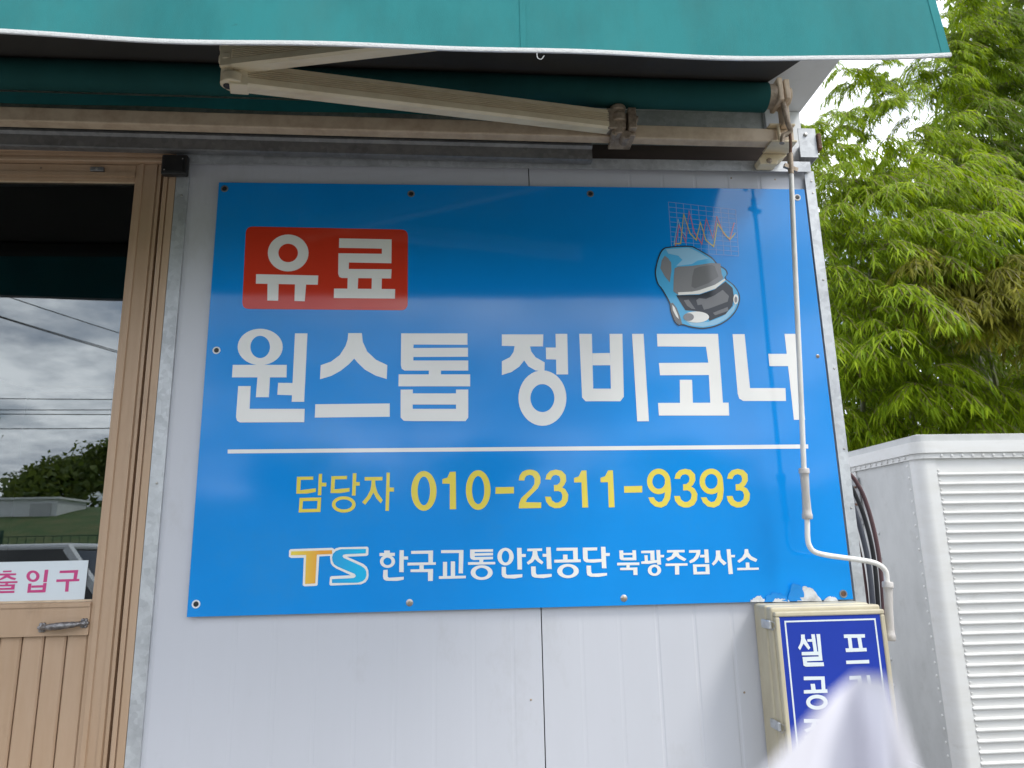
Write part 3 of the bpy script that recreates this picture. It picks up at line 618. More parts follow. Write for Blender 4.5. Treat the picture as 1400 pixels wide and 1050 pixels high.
# fixings of the board
for px, py, k in ((307, 258, 1), (562, 265, 1), (807, 265, 1), (1090, 270, 0), (296, 479, 0), (1118, 487, 2), (268, 826, 0), (560, 824, 2), (853, 818, 2), (1153, 812, 3)):
    c = at(px, py, SY)
    if k in (0, 1, 3):
        ring = MB(); a = c+Vector((0, -.0016, 0))
        n = 20
        vs = [(c.x+r_*math.cos(2*math.pi*i/n), SY-h_, c.z+r_*math.sin(2*math.pi*i/n)) for r_, h_ in ((.0115, -.001), (.0105, .0016), (.0075, .0016), (.0065, -.0005)) for i in range(n)]
        fs = [(q*n+i, q*n+(i+1) % n, (q+1)*n+(i+1) % n, (q+1)*n+i) for q in range(3) for i in range(n)]
        g = MB().add(vs, fs).build('grommet', M_WHITEP if k == 0 else M_GALV_OLD, SIGN, True)
        MB().dome((c.x, SY-.0003, c.z), (0, -1, 0), .0068, .0007, 16).build('grommet_core', M_RUST if k == 3 else M_BLACK, SIGN, True)
    else:
        MB().dome((c.x, SY-.0001, c.z), (0, -1, 0), .0095 if k == 2 and px != 1118 else .006, .002, 18).build('washer', M_SCREW, SIGN, True)
        MB().dome((c.x, SY-.002, c.z), (0, -1, 0), .0042, .002, 10).build('screw', M_CAST, SIGN, True)
# torn vinyl curling up above the light box
M_TORN = mat('torn_vinyl_backing', (0.72, 0.74, 0.76), 0.6, noise=(40, (0.30, 0.30, 0.30), 0.8, (1, 1, 1)))
def flap(pts, m, lift):
    rag = []
    for i in range(len(pts)-1):
        for k in range(4):
            t = k/4; rag.append((pts[i][0]+(pts[i+1][0]-pts[i][0])*t+random.uniform(-1.3, 1.3)*(k > 0), pts[i][1]+(pts[i+1][1]-pts[i][1])*t+random.uniform(-2.6, 1.2)*(k > 0)))
    pts = rag+[pts[-1]]
    mb = MB(); P = [at(x, y, SY-.002) for x, y in pts]; zb = min(q.z for q in P)
    F = [Vector((q.x, q.y-lift*((q.z-zb)/.03)**1.5*.0025, q.z)) for q in P]; B = [q+Vector((0, .0012, 0)) for q in F]; n = len(F)
    mb.add(F+B, [tuple(range(n)), tuple(range(2*n-1, n-1, -1))]+[(i, (i+1) % n, n+(i+1) % n, n+i) for i in range(n)]); mb.build('torn_flap', m, SIGN)
flap([(1078, 822), (1079, 806), (1081, 798), (1090, 800), (1096, 806), (1100, 822)], M_BLUE, 2)
flap([(1090, 822), (1092, 810), (1098, 801), (1108, 804), (1116, 812), (1124, 822)], M_TORN, 1.6)
flap([(1026, 823), (1030, 818), (1038, 815), (1043, 819), (1047, 823)], M_TORN, 1.2)
flap([(1044, 823), (1048, 815), (1058, 811), (1070, 814), (1078, 823)], M_BLUE, 1.3)
flap([(1056, 823), (1062, 819), (1072, 819), (1080, 823)], M_TORN, 2.2)
flap([(1126, 822), (1132, 816), (1140, 817), (1146, 822)], M_TORN, 1.3)

# ------------------------------------------------------------------ entrance sticker
STK = empty('entrance_sticker', (-.42, .0295, 1.25), 'white sticker with magenta Korean letters on the lower door glass', 'sticker')
M_STK = mat('sticker_white', (0.66, 0.72, 0.76), 0.35, noise=(6, (0.60, 0.66, 0.70), 0.5, (1, 1, 1)))
M_MAG = mat('sticker_magenta', (0.56, 0.05, 0.21), 0.35, noise=(20, (0.50, 0.07, 0.2), 0.5, (1, 1, 1)))
Z6 = T(0, 760, .1)
SYK = .0286
pts = [at(*Z6(*q), SYK) for q in ((-620, 98), (1210, 60), (1150, 592), (-640, 660))]
mb = MB(); mb.add(pts+[q+Vector((0, .0008, 0)) for q in pts], [(0, 1, 2, 3), (7, 6, 5, 4), (0, 4, 5, 1), (1, 5, 6, 2), (2, 6, 7, 3), (3, 7, 4, 0)]); mb.build('sheet', M_STK, STK)
for pr in ([p((40, 203), (160, 199), (156, 222), (40, 226)), p((-30, 242), (222, 238), (218, 264), (-30, 270)), p((70, 265), (128, 262), (150, 285), (222, 305), (205, 330), (150, 320), (95, 295), (40, 320), (-30, 345), (-45, 325), (10, 305)), p((-70, 353), (240, 345), (238, 370), (-70, 378)), p((75, 371), (110, 371), (105, 398), (70, 398)),
            p((-50, 395), (205, 388), (195, 460), (0, 465), (0, 482), (197, 478), (195, 505), (-60, 512), (-50, 440), (150, 436), (155, 415), (-50, 418))],
           [('o', 451, 278, 90, 79, 44, 47), p((612, 190), (662, 188), (640, 358), (590, 360)), p((387, 378), (432, 378), (415, 503), (370, 506)), p((592, 372), (638, 370), (620, 498), (575, 500)), p((430, 405), (592, 400), (588, 432), (428, 436)), p((420, 468), (580, 462), (576, 500), (415, 503))],
           [p((817, 203), (1072, 192), (1060, 260), (1048, 322), (1002, 322), (1014, 232), (812, 236)), p((772, 322), (1087, 314), (1083, 345), (768, 358)), p((900, 350), (946, 348), (935, 488), (888, 490))]):
    printed('character', pr, Z6, M_MAG, SYK-.0003, STK)

# ------------------------------------------------------------------ awning
AWN = empty('retractable_awning', (0.4, -0.15, 2.55), 'teal canvas folding arm awning with white edged valance over the workshop front', 'awning')
VY = -0.76; AXL = -2.3; VXR = 1.742; RXR = 1.640
def vz(x): return 2.341 - .00437*(x-.83) + .00963*(x-.83)**2*(1 if x > -.4 else .6)
def vy(x, t): return VY + 0.004*math.sin(5.3*x+1.0)*t + 0.003*math.sin(11*x)*t*t - (0.012*max(0, (x-1.55)/0.19)**2)*t
mb = MB(); nx = 90; zt = 2.585
rows = 8
for th in (0, 0.0018):
    for j in range(rows+1):
        t = 1-j/rows
        for i in range(nx+1):
            x = AXL+(VXR-AXL)*i/nx + (0.012*(1-t)*0 + 0.010*t)*(i/nx)**30
            mb.v.append((x, vy(x, t)+th, vz(x)+0.010+(zt-vz(x)-.010)*(1-t)))
k = (nx+1)*(rows+1)
for j in range(rows):
    for i in range(nx):
        a = j*(nx+1)+i; mb.f.append((a, a+1, a+nx+2, a+nx+1)); mb.f.append((k+a, k+a+nx+1, k+a+nx+2, k+a+1))
for i in range(nx): mb.f.append((i, i+1, k+i+1, k+i))
for j in range(rows): a = j*(nx+1); mb.f.append((a, a+nx+1, k+a+nx+1, k+a)); a += nx; mb.f.append((a, a+nx+1, k+a+nx+1, k+a))
VAL = mb.build('valance', M_TEAL, AWN, True)
mb = MB(); pth = []
for i in range(nx+1):
    x = AXL+(VXR+.011-AXL)*i/nx; pth.append((x, vy(x, 1)+.001, vz(x)+.0055))
vs = []; fs = []
for q in pth:
    for dy, dz in ((-.002, -.0044), (.002, -.0044), (.0028, 0), (.002, .0044), (-.002, .0044), (-.003, 0)): vs.append((q[0], q[1]+dy, q[2]+dz))
for i in range(nx):
    for c in range(6): fs.append((i*6+c, i*6+(c+1) % 6, (i+1)*6+(c+1) % 6, (i+1)*6+c))
fs += [tuple(range(6)), tuple(nx*6+c for c in range(6))]
mb.add(vs, fs); o = mb.build('valance_trim', M_TRIM, None, True); o.parent = VAL; o.location = -(Vector(AWN.location))
# side hem and panel seam stitched on the valance
mb = MB()
for j in range(8):
    za, zb = 2.352+j*.029, 2.352+(j+1)*.029; t0 = 1-(za-2.3515)/.234; t1 = 1-(zb-2.3515)/.234
    xa, xb = VXR-.016+.008*t0, VXR-.016+.008*t1
    mb.add([(xa, vy(xa, t0)-.0012, za), (xa+.017, vy(xa+.017, t0)-.0012, za), (xb+.017, vy(xb+.017, t1)-.0012, zb), (xb, vy(xb, t1)-.0012, zb)], [(0, 1, 2, 3)])
o = mb.build('side_hem', M_TEAL, None, True); o.parent = VAL; o.location = -Vector(AWN.location)
mb = MB()
for j in range(8):
    za, zb = 2.351+j*.029, 2.351+(j+1)*.029; t0 = 1-(za-2.3515)/.234; t1 = 1-(zb-2.3515)/.234; xa = .845
    mb.add([(xa, vy(xa, t0)-.0012, za), (xa+.012, vy(xa+.012, t0)-.0012, za), (xa+.012, vy(xa+.012, t1)-.0012, zb), (xa, vy(xa, t1)-.0012, zb)], [(0, 1, 2, 3)])
o = mb.build('fabric_seam', M_TEAL, None, True); o.parent = VAL; o.location = -Vector(AWN.location)
# loose thread loop under the valance
o = MB().tube(bez([at(734, 72, VY-.003), at(735, 79, VY-.003), at(740, 81, VY-.003), at(744, 76, VY-.003)], 5), .0008, 5).build('loose_thread', M_TRIM, None); o.parent = VAL; o.location = -Vector(AWN.location)
# canopy sheet from roller to front bar
mb = MB(); nx2, ny2 = 30, 10
for th in (0, .0015):
    for j in range(ny2+1):
        t = j/ny2
        for i in range(nx2+1):
            xr = RXR+(VXR-RXR)*t; x = AXL+(xr-AXL)*i/nx2
            mb.v.append((x, -.15+(VY+.012+.15)*t, 2.716+(2.592-2.716)*t-.012*math.sin(math.pi*t)+th+TILT*(x-1.53)*(1-t)))
k = (nx2+1)*(ny2+1)
for j in range(ny2):
    for i in range(nx2):
        a = j*(nx2+1)+i; mb.f.append((a, a+1, a+nx2+2, a+nx2+1)); mb.f.append((k+a, k+a+nx2+1, k+a+nx2+2, k+a+1))
for j in range(ny2): a = j*(nx2+1)+nx2; mb.f.append((a, a+nx2+1, k+a+nx2+1, k+a))
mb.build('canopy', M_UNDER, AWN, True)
mb = MB().add([(RXR-.012, -.152, 2.7145), (RXR+.002, -.152, 2.7145), (VXR+.002, VY+.014, 2.590), (VXR-.014, VY+.014, 2.590)], [(0, 1, 2, 3)])
mb.build('canopy_edge_binding', M_TEAL, AWN)
MB().box(AXL, VXR-.01, VY+.004, VY+.045, 2.545, 2.590).build('front_bar', M_UNDER, AWN, bevel=.005)
# roller with canvas wound on it
mb = MB(); P = []
for i in range(41):
    x = AXL+(RXR-AXL)*i/40; P.append((x, -.15, 2.672+TILT*(x-1.53)))
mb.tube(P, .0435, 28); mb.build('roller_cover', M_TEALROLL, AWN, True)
MB().cyl((RXR-.003, -.15, 2.674), (1.665, -.15, 2.674), .036, 24).build('roller_tube', M_CAST, AWN, True)
# torsion bar
b0 = TILT*(AXL-.66)
MB().extrude([(AXL, y, z+b0) for y, z in ((-.115, 2.557), (-.115, 2.602), (-.078, 2.602), (-.078, 2.557))], (AXL, 0, 0), (1.735, 0, TILT*(1.735-AXL))).build('torsion_bar', M_BEIGE, AWN, bevel=.004)
# added teal strip standing in for the valance reflected in the wall behind
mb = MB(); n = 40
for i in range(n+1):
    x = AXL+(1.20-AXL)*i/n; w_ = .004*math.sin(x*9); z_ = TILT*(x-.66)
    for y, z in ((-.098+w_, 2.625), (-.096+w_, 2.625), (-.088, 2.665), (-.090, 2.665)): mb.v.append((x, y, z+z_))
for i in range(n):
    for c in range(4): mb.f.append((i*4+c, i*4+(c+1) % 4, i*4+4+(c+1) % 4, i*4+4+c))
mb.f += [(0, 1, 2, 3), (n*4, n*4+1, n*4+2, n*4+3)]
mb.build('teal_reflection_strip', M_TEAL, AWN, True)
def arm(name, p0, p1, h, wd):
    p0, p1 = Vector(p0), Vector(p1); a = (p1-p0).normalized(); s_ = a.cross(Vector((0, 0, 1))).normalized()
    if s_.y > 0: s_ = -s_                      # towards the street
    u = Vector((0, 0, 1)); u = (u-a*u.dot(a)).normalized()
    pr = [(-1, -.5), (.55, -.5), (1, -.42), (1, -.16)]
    for g in range(5):
        y = -.15+g*.088; pr += [(1, y+.002), (.66, y+.008), (.66, y+.046), (1, y+.052)]
    pr += [(1, .30), (.95, .34), (.95, .46), (.8, .5), (-1, .5)]
    P = [p0+s_*x*wd/2+u*y*h for x, y in pr]
    return MB().extrude(P, p0, p1).build(name, M_CREAM, AWN)
SH = Vector((1.165, -.145, 2.582)); EL = Vector((.165, -.455, 2.508)); FR = Vector((1.2, -.70, 2.512))
arm('rear_arm', SH, EL+Vector((.02, -.0, -.020)), .062, .034)
arm('front_arm', EL+Vector((.012, -.014, .018)), FR, .058, .032)
# elbow: two knuckles on one pin
mb = MB().cyl(EL+Vector((-.004, 0, -.045)), EL+Vector((-.004, 0, .070)), .019, 18)
mb.cyl(EL+Vector((-.004, 0, .012)), EL+Vector((-.004, 0, .030)), .026, 18).cyl(EL+Vector((-.004, 0, .046)), EL+Vector((-.004, 0, .064)), .026, 18).cyl(EL+Vector((.008, 0, -.046)), EL+Vector((.008, 0, -.020)), .027, 18)
mb.bar(EL+Vector((-.02, -.002, .024)), EL+Vector((.025, -.008, .025)), .040, .064).bar(EL+Vector((-.002, 0, -.034)), EL+Vector((.040, .01, -.030)), .042, .040)
mb.build('elbow_joint', M_CREAM, AWN, True, bevel=.003)
MB().dome(EL+Vector((-.004, 0, -.047)), (0, 0, -1), .012, .004, 14).build('elbow_pin', M_BLACK, AWN, True)
# shoulder clamp
mb = MB().cyl((1.186, -.148, 2.535), (1.186, -.148, 2.632), .019, 18).cyl((1.186, -.148, 2.575), (1.186, -.148, 2.600), .026, 18).cyl((1.186, -.148, 2.612), (1.186, -.148, 2.628), .024, 18)
mb.bar((1.150, -.146, 2.583), (1.205, -.146, 2.583), .040, .066)
mb.build('shoulder_joint', M_CAST, AWN, True, bevel=.003)
mb = MB().box(1.212, 1.236, -.172, -.060, 2.548, 2.615).box(1.168, 1.236, -.150, -.070, 2.536, 2.5475).cyl((1.205, -.165, 2.530), (1.205, -.120, 2.530), .014, 14).cyl((1.172, -.16, 2.540), (1.172, -.116, 2.540), .010, 14).cyl((1.236, -.15, 2.59), (1.245, -.15, 2.59), .010, 12)
mb.build('shoulder_bracket', M_CAST, AWN, True, bevel=.004)
# end bracket with gear and the wall foot
mb = MB().box(1.666, 1.682, -.188, -.112, 2.640, 2.716).box(1.687, 1.704, -.186, -.114, 2.645, 2.712).cyl((1.66, -.15, 2.674), (1.715, -.15, 2.674), .028, 18).box(1.690, 1.712, -.150, -.1155, 2.585, 2.66)
mb.build('roller_end_bracket', M_BEIGE, AWN, True, bevel=.004)
mb = MB().box(1.655, 1.735, -.130, -.060, 2.592, 2.598).box(1.655, 1.735, -.130, -.060, 2.536, 2.5425).cyl((1.682, -.126, 2.54), (1.682, -.126, 2.594), .005, 10)
mb.build('bar_clamp', M_CREAM, AWN, True, bevel=.002)
prf = [(1.655, 2.5355), (1.735, 2.5355), (1.722, 2.523), (1.700, 2.512), (1.700, 2.500), (1.645, 2.500), (1.640, 2.516)]
MB().extrude([(x, -.062, z) for x, z in prf], (0, -.062, 0), (0, -.024, 0)).build('wall_foot', M_CREAM, AWN, bevel=.003)
MB().dome((1.673, -.0625, 2.511), (0, -1, 0), .010, .007, 6).build('foot_bolt', M_CAST, AWN)
mb = MB(); e0 = at(1075, 141, -.19)
hk = bez([at(1070, 138, -.165), at(1073, 152, -.178), at(1077, 168, -.175), at(1081, 178, -.165), at(1077, 183, -.16), at(1071, 186, -.158), at(1069, 196, -.158)], 6)
MB().tube(hk, .0075, 10).build('gear_eye', M_CAST, AWN, True)

# ------------------------------------------------------------------ crank rod
CR = empty('awning_crank', (1.70, -.1, 1.1), 'white cranked awning rod with two clear grey grips hanging before the blue board', 'crank rod')
top = [at(1079, 174, -.165), at(1081, 196, -.16), at(1080.5, 214, -.155), at(1081, 222, -.153)]
MB().tube(bez(top, 4), [.0045]*13, 8).build('hook', M_RUST, CR, True)
mb = MB().cyl(at(1080, 210, -.155), at(1081.5, 238, -.15), .0085, 12).bar(at(1072, 226, -.152), at(1090, 233, -.150), .010, .012)
mb.build('hook_socket', M_CAST, CR, True)
M_ROD = mat('white_enamel_rod', (0.76, 0.75, 0.72), 0.35, noise=(30, (0.55, 0.52, 0.47), 0.7, (1, 1, .3)))
path = [at(1081.5, 236, -.15), at(1085, 320, -.135), at(1090, 430, -.12), at(1095, 540, -.105), at(1099, 640, -.09), at(1101, 680, -.085), at(1103.5, 712, -.082), at(1104, 733, -.08), at(1106, 745, -.08), at(1113, 754, -.08), at(1130, 759, -.08), at(1165, 764, -.08), at(1190, 768, -.08), at(1203, 773, -.08), at(1211, 782, -.08), at(1213, 800, -.08)]
MB().tube(bez(path, 5), .0072, 12).build('rod', M_ROD, CR, True)
M_GRIP = mat('clear_aged_plastic', (0.50, 0.475, 0.45), 0.25, noise=(25, (0.33, 0.30, 0.28), 0.8, (3, 3, .4)), rough_var=.1)
def grip(a, b):
    a, b = Vector(a), Vector(b); d = b-a; ts = (0, .02, .10, .115, .2, .5, .8, .885, .90, .98, 1); rs = (.0125, .0145, .0145, .0125, .0118, .0105, .0118, .0128, .0142, .0142, .012)
    MB().tube([a+d*t for t in ts], list(rs), 16).build('grip', M_GRIP, CR, True)
grip(at(1099, 640, -.09), at(1104, 710, -.082)); grip(at(1213.5, 795, -.08), at(1217, 876, -.08))

# ------------------------------------------------------------------ light box
LB = empty('light_box', (1.667, -.07, .84), 'beige plastic box with royal blue face and white Korean letters below the blue board', 'sign box')
M_LB = mat('yellowed_plastic', (0.52, 0.47, 0.34), 0.45, noise=(12, (0.40, 0.34, 0.23), 0.7, (1, 1, .4)), rough_var=.1)
lx0, lx1, lz0, lz1, LY = 1.517, 1.816, .44, 1.196, -.135
MB().box(lx0, lx1-.01, -.085, -.0045, lz0, lz1).build('housing', M_LB, LB, bevel=.008, seg=3)
mb = MB().box(lx0+.002, lx1, -.118, -.0855, lz0-.004, lz1-.003); mb.build('cover', M_LB, LB, bevel=.006, seg=3)
fr = MB(); ox0, ox1, oz0, oz1, iw = lx0+.006, lx1, lz0, lz1-.014, .012
for b in ((ox0, ox1, oz1-iw, oz1), (ox0, ox1, oz0, oz0+iw), (ox0, ox0+iw, oz0+iw+.0005, oz1-iw-.0005), (ox1-iw, ox1, oz0+iw+.0005, oz1-iw-.0005)):
    fr.box(b[0], b[1], LY, -.1185, b[2], b[3])
fr.build('face_frame', M_LB, LB, bevel=.003)
M_NAVY = mat('royal_blue_face', (0.012, 0.040, 0.36), 0.22, noise=(8, (0.010, 0.034, 0.30), 0.6, (1, 1, 1)))
M_LBW = mat('light_box_white', (0.70, 0.76, 0.78), 0.3, noise=(9, (0.64, 0.70, 0.72), 0.5, (1, 1, 1)))
MB().box(ox0+iw, ox1-iw, LY+.003, -.1186, oz0+iw, oz1-iw).build('face_panel', M_NAVY, LB)
fy = LY+.0024; bx0, bx1, bz0, bz1 = ox0+iw+.012, ox1-iw-.013, oz0+iw+.012, oz1-iw-.010
bo = MB()
for b in ((bx0, bx1, bz1-.004, bz1), (bx0, bx1, bz0, bz0+.004), (bx0, bx0+.004, bz0+.0041, bz1-.0041), (bx1-.004, bx1, bz0+.0041, bz1-.0041)): bo.box(b[0], b[1], fy, LY+.0029, b[2], b[3])
bo.build('face_border', M_LBW, LB)
Z7 = T(1080, 850, 140/980)
for pr in ([p((105, 123), (142, 122), (143, 160), (195, 250), (178, 270), (130, 210), (97, 272), (78, 250), (100, 205), (107, 165)), p((165, 168), (210, 166), (213, 192), (168, 192)), p((203, 120), (237, 119), (262, 287), (228, 287)), p((253, 119), (288, 118), (304, 290), (272, 290)),
            p((112, 290), (303, 284), (312, 372), (164, 378), (163, 390), (322, 388), (327, 425), (150, 430), (130, 418), (120, 338), (275, 333), (273, 320), (114, 322))],
           [p((514, 122), (717, 119), (718, 152), (518, 156)), p((553, 155), (588, 154), (600, 256), (566, 258)), p((645, 153), (681, 152), (697, 254), (662, 256)), p((531, 255), (733, 250), (736, 283), (537, 291)), p((537, 373), (757, 364), (760, 398), (541, 405))],
           [p((132, 525), (331, 523), (340, 648), (304, 650), (298, 556), (133, 560)), p((197, 595), (238, 594), (247, 653), (205, 655)), p((133, 655), (357, 646), (360, 680), (134, 688)), ('o', 258, 770, 103, 72, 64, 37)],
           [p((567, 520), (680, 516), (690, 580), (672, 660), (640, 690), (612, 680), (645, 640), (655, 600), (648, 552), (570, 556)), p((732, 512), (764, 511), (800, 690), (765, 690))],
           [p((133, 930), (330, 932), (330, 965), (135, 967)), p((215, 965), (250, 965), (260, 1000), (310, 1030), (300, 1060), (235, 1020), (160, 1060), (135, 1035), (200, 1005)), p((138, 1092), (350, 1088), (352, 1120), (140, 1125)), p((228, 1120), (262, 1120), (270, 1190), (236, 1190))]):
    printed('character', pr, Z7, M_LBW, fy, LB)
for zc in (1.150, .905):
    mb = MB().box(lx0-.009, lx0-.0005, -.125, -.072, zc-.011, zc+.011); mb.build('latch', M_GALV, LB, bevel=.003)
    MB().tube([(lx0-.004, -.126, zc-.010), (lx0-.004, -.134, zc-.012), (lx0+.002, -.138, zc-.004), (lx0+.002, -.138, zc+.006), (lx0-.004, -.128, zc+.010)], .0015, 6).build('latch_wire', M_SCREW, LB, True)

# ------------------------------------------------------------------ hoses at the corner
def hose(name, pts, r, m, label):
    o = MB().tube(bez([at(*q) for q in pts], 8), r, 12).build(name, m, None, True)
    return tag(o, label, 'hose', 'hoses looped behind the building corner')
M_HB = mat('black_rubber_hose', (0.022, 0.022, 0.026), 0.45, noise=(20, (0.05, 0.05, 0.055), 0.6, (1, 1, 1)))
M_HG = mat('slate_rubber_hose', (0.045, 0.05, 0.07), 0.45, noise=(20, (0.08, 0.085, 0.1), 0.6, (1, 1, 1)))
M_HR = mat('faded_red_hose', (0.085, 0.038, 0.042), 0.5, noise=(20, (0.05, 0.03, 0.034), 0.6, (1, 1, 1)))
hose('hose', [(1125, 650, .12), (1157, 646, .12), (1176, 668, .12), (1190, 706, .12), (1201, 756, .12), (1207, 816, .12), (1210, 900, .12), (1212, 1000, .12)], .0062, M_HR, 'outermost faded red hose curving down beside the white cargo box')
hose('hose', [(1125, 660, .14), (1156, 658, .14), (1172, 682, .14), (1185, 718, .14), (1194.5, 762, .14), (1200, 820, .14), (1204, 900, .14), (1206, 1000, .14)], .0066, M_HB, 'black hose tucked just inside the outermost red hose')
hose('hose', [(1125, 672, .13), (1154, 672, .13), (1168, 697, .13), (1179, 732, .13), (1187.5, 772, .13), (1193, 825, .13), (1197, 900, .13), (1199, 1000, .13)], .0075, M_HG, 'thick slate grey hose in the middle of the bundle at the corner')
hose('hose', [(1125, 684, .15), (1152, 686, .15), (1163, 710, .15), (1173, 744, .15), (1180.5, 782, .15), (1186, 830, .15), (1190, 900, .15), (1192, 1000, .15)], .0055, M_HR, 'inner faded red hose beside the thick slate hose')
hose('hose', [(1125, 698, .16), (1150, 702, .16), (1158, 724, .16), (1167, 756, .16), (1174, 792, .16), (1179, 840, .16), (1183, 910, .16), (1185, 1000, .16)], .006, M_HB, 'innermost black hose curving tight against the galvanised corner')

# ------------------------------------------------------------------ cargo box
CB = empty('cargo_box', (4.9, 3.3, GZ), 'white riveted cargo box with ribbed side standing before the bamboo', 'cargo box')
M_CBW = mat('white_box_paint', (0.64, 0.64, 0.63), 0.4, noise=(7, (0.58, 0.57, 0.54), 0.7, (.5, 1, 2.5)), rough_var=.12)
grime(M_CBW, 5, (0.36, 0.345, 0.31), .57, .78, .55, (.6, 1, 1.6)); grime(M_CBW, 45, (0.30, 0.27, 0.22), .68, .75, .6)
M_CBG = mat('dull_aluminium_sheet', (0.50, 0.505, 0.50), 0.5, .2, noise=(5, (0.41, 0.415, 0.41), 0.8, (1, 1, .5)), rough_var=.1, bump=(4, .06))
grime(M_CBG, 6, (0.34, 0.335, 0.31), .55, .78, .6)
FX, FY, TX, BX, BY = 3.478, 2.20, 1.96, 6.6, 4.1
ZB, ZT = GZ+.03, 1.93
MB().box(FX+.004, FX+.06, FY+.11, BY, ZB, 1.86).build('end_panel', M_CBG, CB)
MB().box(FX+.09, BX, FY+.012, FY+.06, ZB, 1.86).build('side_panel', M_CBW, CB)
MB().box(FX+.061, BX, BY-.05, BY-.002, ZB, 1.86).box(BX-.06, BX-.002, FY+.0605, BY-.051, ZB, 1.86).build('far_panels', M_CBW, CB)
# rounded corner post
pr = [(FX, FY+.145), (FX, FY+.06)]+arc((FX+.055, FY+.06), .055, math.pi, 1.5*math.pi, 8)[1:]+[(FX+.108, FY+.005), (FX+.108, FY+.0115), (FX+.089, FY+.061), (FX+.061, FY+.109)]
MB().extrude([(x, y, ZB) for x, y in pr], (0, 0, ZB), (0, 0, 1.872)).build('corner_post', M_CBW, CB, True)
# top rail with rounded corner
def rail(z0_, z1_, d, m, name):
    pr = [(FX-d, BY)]+[(FX-d, FY+.07)]+arc((FX+.055, FY+.055), .055+d, math.pi, 1.5*math.pi, 8)[1:-1]+[(FX+.10, FY-d), (BX, FY-d), (BX, FY+.08), (FX+.10, FY+.08), (FX+.08, FY+.10), (FX+.08, BY)]
    return MB().extrude([(x, y, z0_) for x, y in pr], (0, 0, z0_), (0, 0, z1_)).build(name, m, CB, True)
rail(1.842, 1.874, .010, M_CBW, 'top_rail'); rail(1.8745, 1.945, .022, M_CBW, 'top_rail')
rail(1.9455, 1.985, .012, M_CBG, 'roof_edge')
MB().box(FX+.02, BX-.01, FY+.02, BY-.01, 1.95, 1.992).build('roof', M_CBW, CB)
rail(ZB-.01, ZB+.09, .006, M_CBG, 'base_rail')
for x in (4.1, 5.6): MB().box(x-.15, x+.15, FY+.1, BY-.1, GZ, ZB-.011).build('skid', M_CAST, CB)
# ribs, one profile shared by all
def rib_mesh():
    mb = MB(); L = BX-(FX+.110)
    pr = [(0, 0), (-.005, .004), (-.0135, .010), (-.0135, .016), (-.004, .021), (0, .023)]
    mb.extrude([(0, y, z) for y, z in pr], (0, 0, 0), (L, 0, 0))
    o = mb.build('rib', M_CBW, CB); return o
pitch = .0575; nr = int((1.83-ZB-.13)/pitch)
r0 = None
for k in range(nr):
    if r0 is None: r0 = rib_mesh(); o = r0
    else: o = r0.copy(); COL.objects.link(o); o.parent = CB
    o.location = Vector((FX+.110, FY+.0118, ZB+.135+k*pitch))
# rivets: joined rows
mb = MB()
for k in range(nr): mb.dome((FX+.121, FY+.0116, ZB+.135+k*pitch+.038), (0, -1, 0), .0085, .008)
mb.build('side_rivet_row', M_CBW, CB, True)['kind'] = 'stuff'
mb = MB(); z = ZB+.15
while z < 1.83: mb.dome((FX+.004, FY+.122, z), (-1, 0, 0), .011, .010); z += .072
mb.build('post_rivet_row', M_CBW, CB, True)['kind'] = 'stuff'
MB().box(FX-.001, FX+.0035, FY+.10, FY+.15, ZB, 1.84).build('post_flange', M_CBG, CB)
mb = MB(); x = FX+.14
while x < 6.5: mb.dome((x, FY-.0102, 1.858), (0, -1, 0), .0105, .009); x += .066
y = FY+.12
while y < 4.0: mb.dome((FX-.0102, y, 1.858), (-1, 0, 0), .0105, .009); y += .066
mb.build('rail_rivet_row', M_CBW, CB, True)['kind'] = 'stuff'
# second sheet, seam strip, hinge plate on the end
mb = MB().box(FX-.004, FX+.0035, 2.93, 2.985, ZB, 1.84).box(FX-.010, FX-.0045, 3.05, 3.075, ZB, 1.84); mb.build('end_seam_strip', M_CBW, CB)
MB().box(FX-.010, FX-.0045, 2.90, 3.02, 1.47, 1.80).build('hinge_plate', M_GALV_OLD, CB, bevel=.003)
for zz_ in (1.74, 1.62, 1.52): MB().cyl((FX-.035, 2.99, zz_), (FX-.011, 2.93, zz_-.01), .008, 8).build('hinge_bolt', M_RUST, CB, True)
mb = MB(); z = ZB+.2
while z < 1.45: mb.dome((FX+.0038, 2.83-.09*(z/1.5), z), (-1, 0, 0), .011, .009); z += .16
mb.build('end_rivet_row', M_CBG, CB, True)['kind'] = 'stuff'

# ------------------------------------------------------------------ bamboo
def leaf_mat(name, a, b, trans=.42):
    m = bpy.data.materials.new(name); m.use_nodes = True; t = m.node_tree; bs = t.nodes['Principled BSDF']; o = t.nodes['Material Output']
    at_ = N(t, 'ShaderNodeAttribute'); at_.attribute_name = 'tint'
    mix = N(t, 'ShaderNodeMix', data_type='RGBA'); mix.inputs['A'].default_value = (*a, 1); mix.inputs['B'].default_value = (*b, 1)
    t.links.new(at_.outputs['Fac'], mix.inputs['Factor']); t.links.new(mix.outputs['Result'], bs.inputs['Base Color'])
    bs.inputs['Roughness'].default_value = .5; bs.inputs['Specular IOR Level'].default_value = .15
    tr = N(t, 'ShaderNodeBsdfTranslucent'); g = N(t, 'ShaderNodeMix', data_type='RGBA', blend_type='MULTIPLY'); g.inputs['Factor'].default_value = 1
    t.links.new(mix.outputs['Result'], g.inputs['A']); g.inputs['B'].default_value = (1.5, 1.45, .6, 1); t.links.new(g.outputs['Result'], tr.inputs['Color'])
    ms = N(t, 'ShaderNodeMixShader'); ms.inputs[0].default_value = trans
    t.links.new(bs.outputs[0], ms.inputs[1]); t.links.new(tr.outputs[0], ms.inputs[2]); t.links.new(ms.outputs[0], o.inputs[0])
    return m
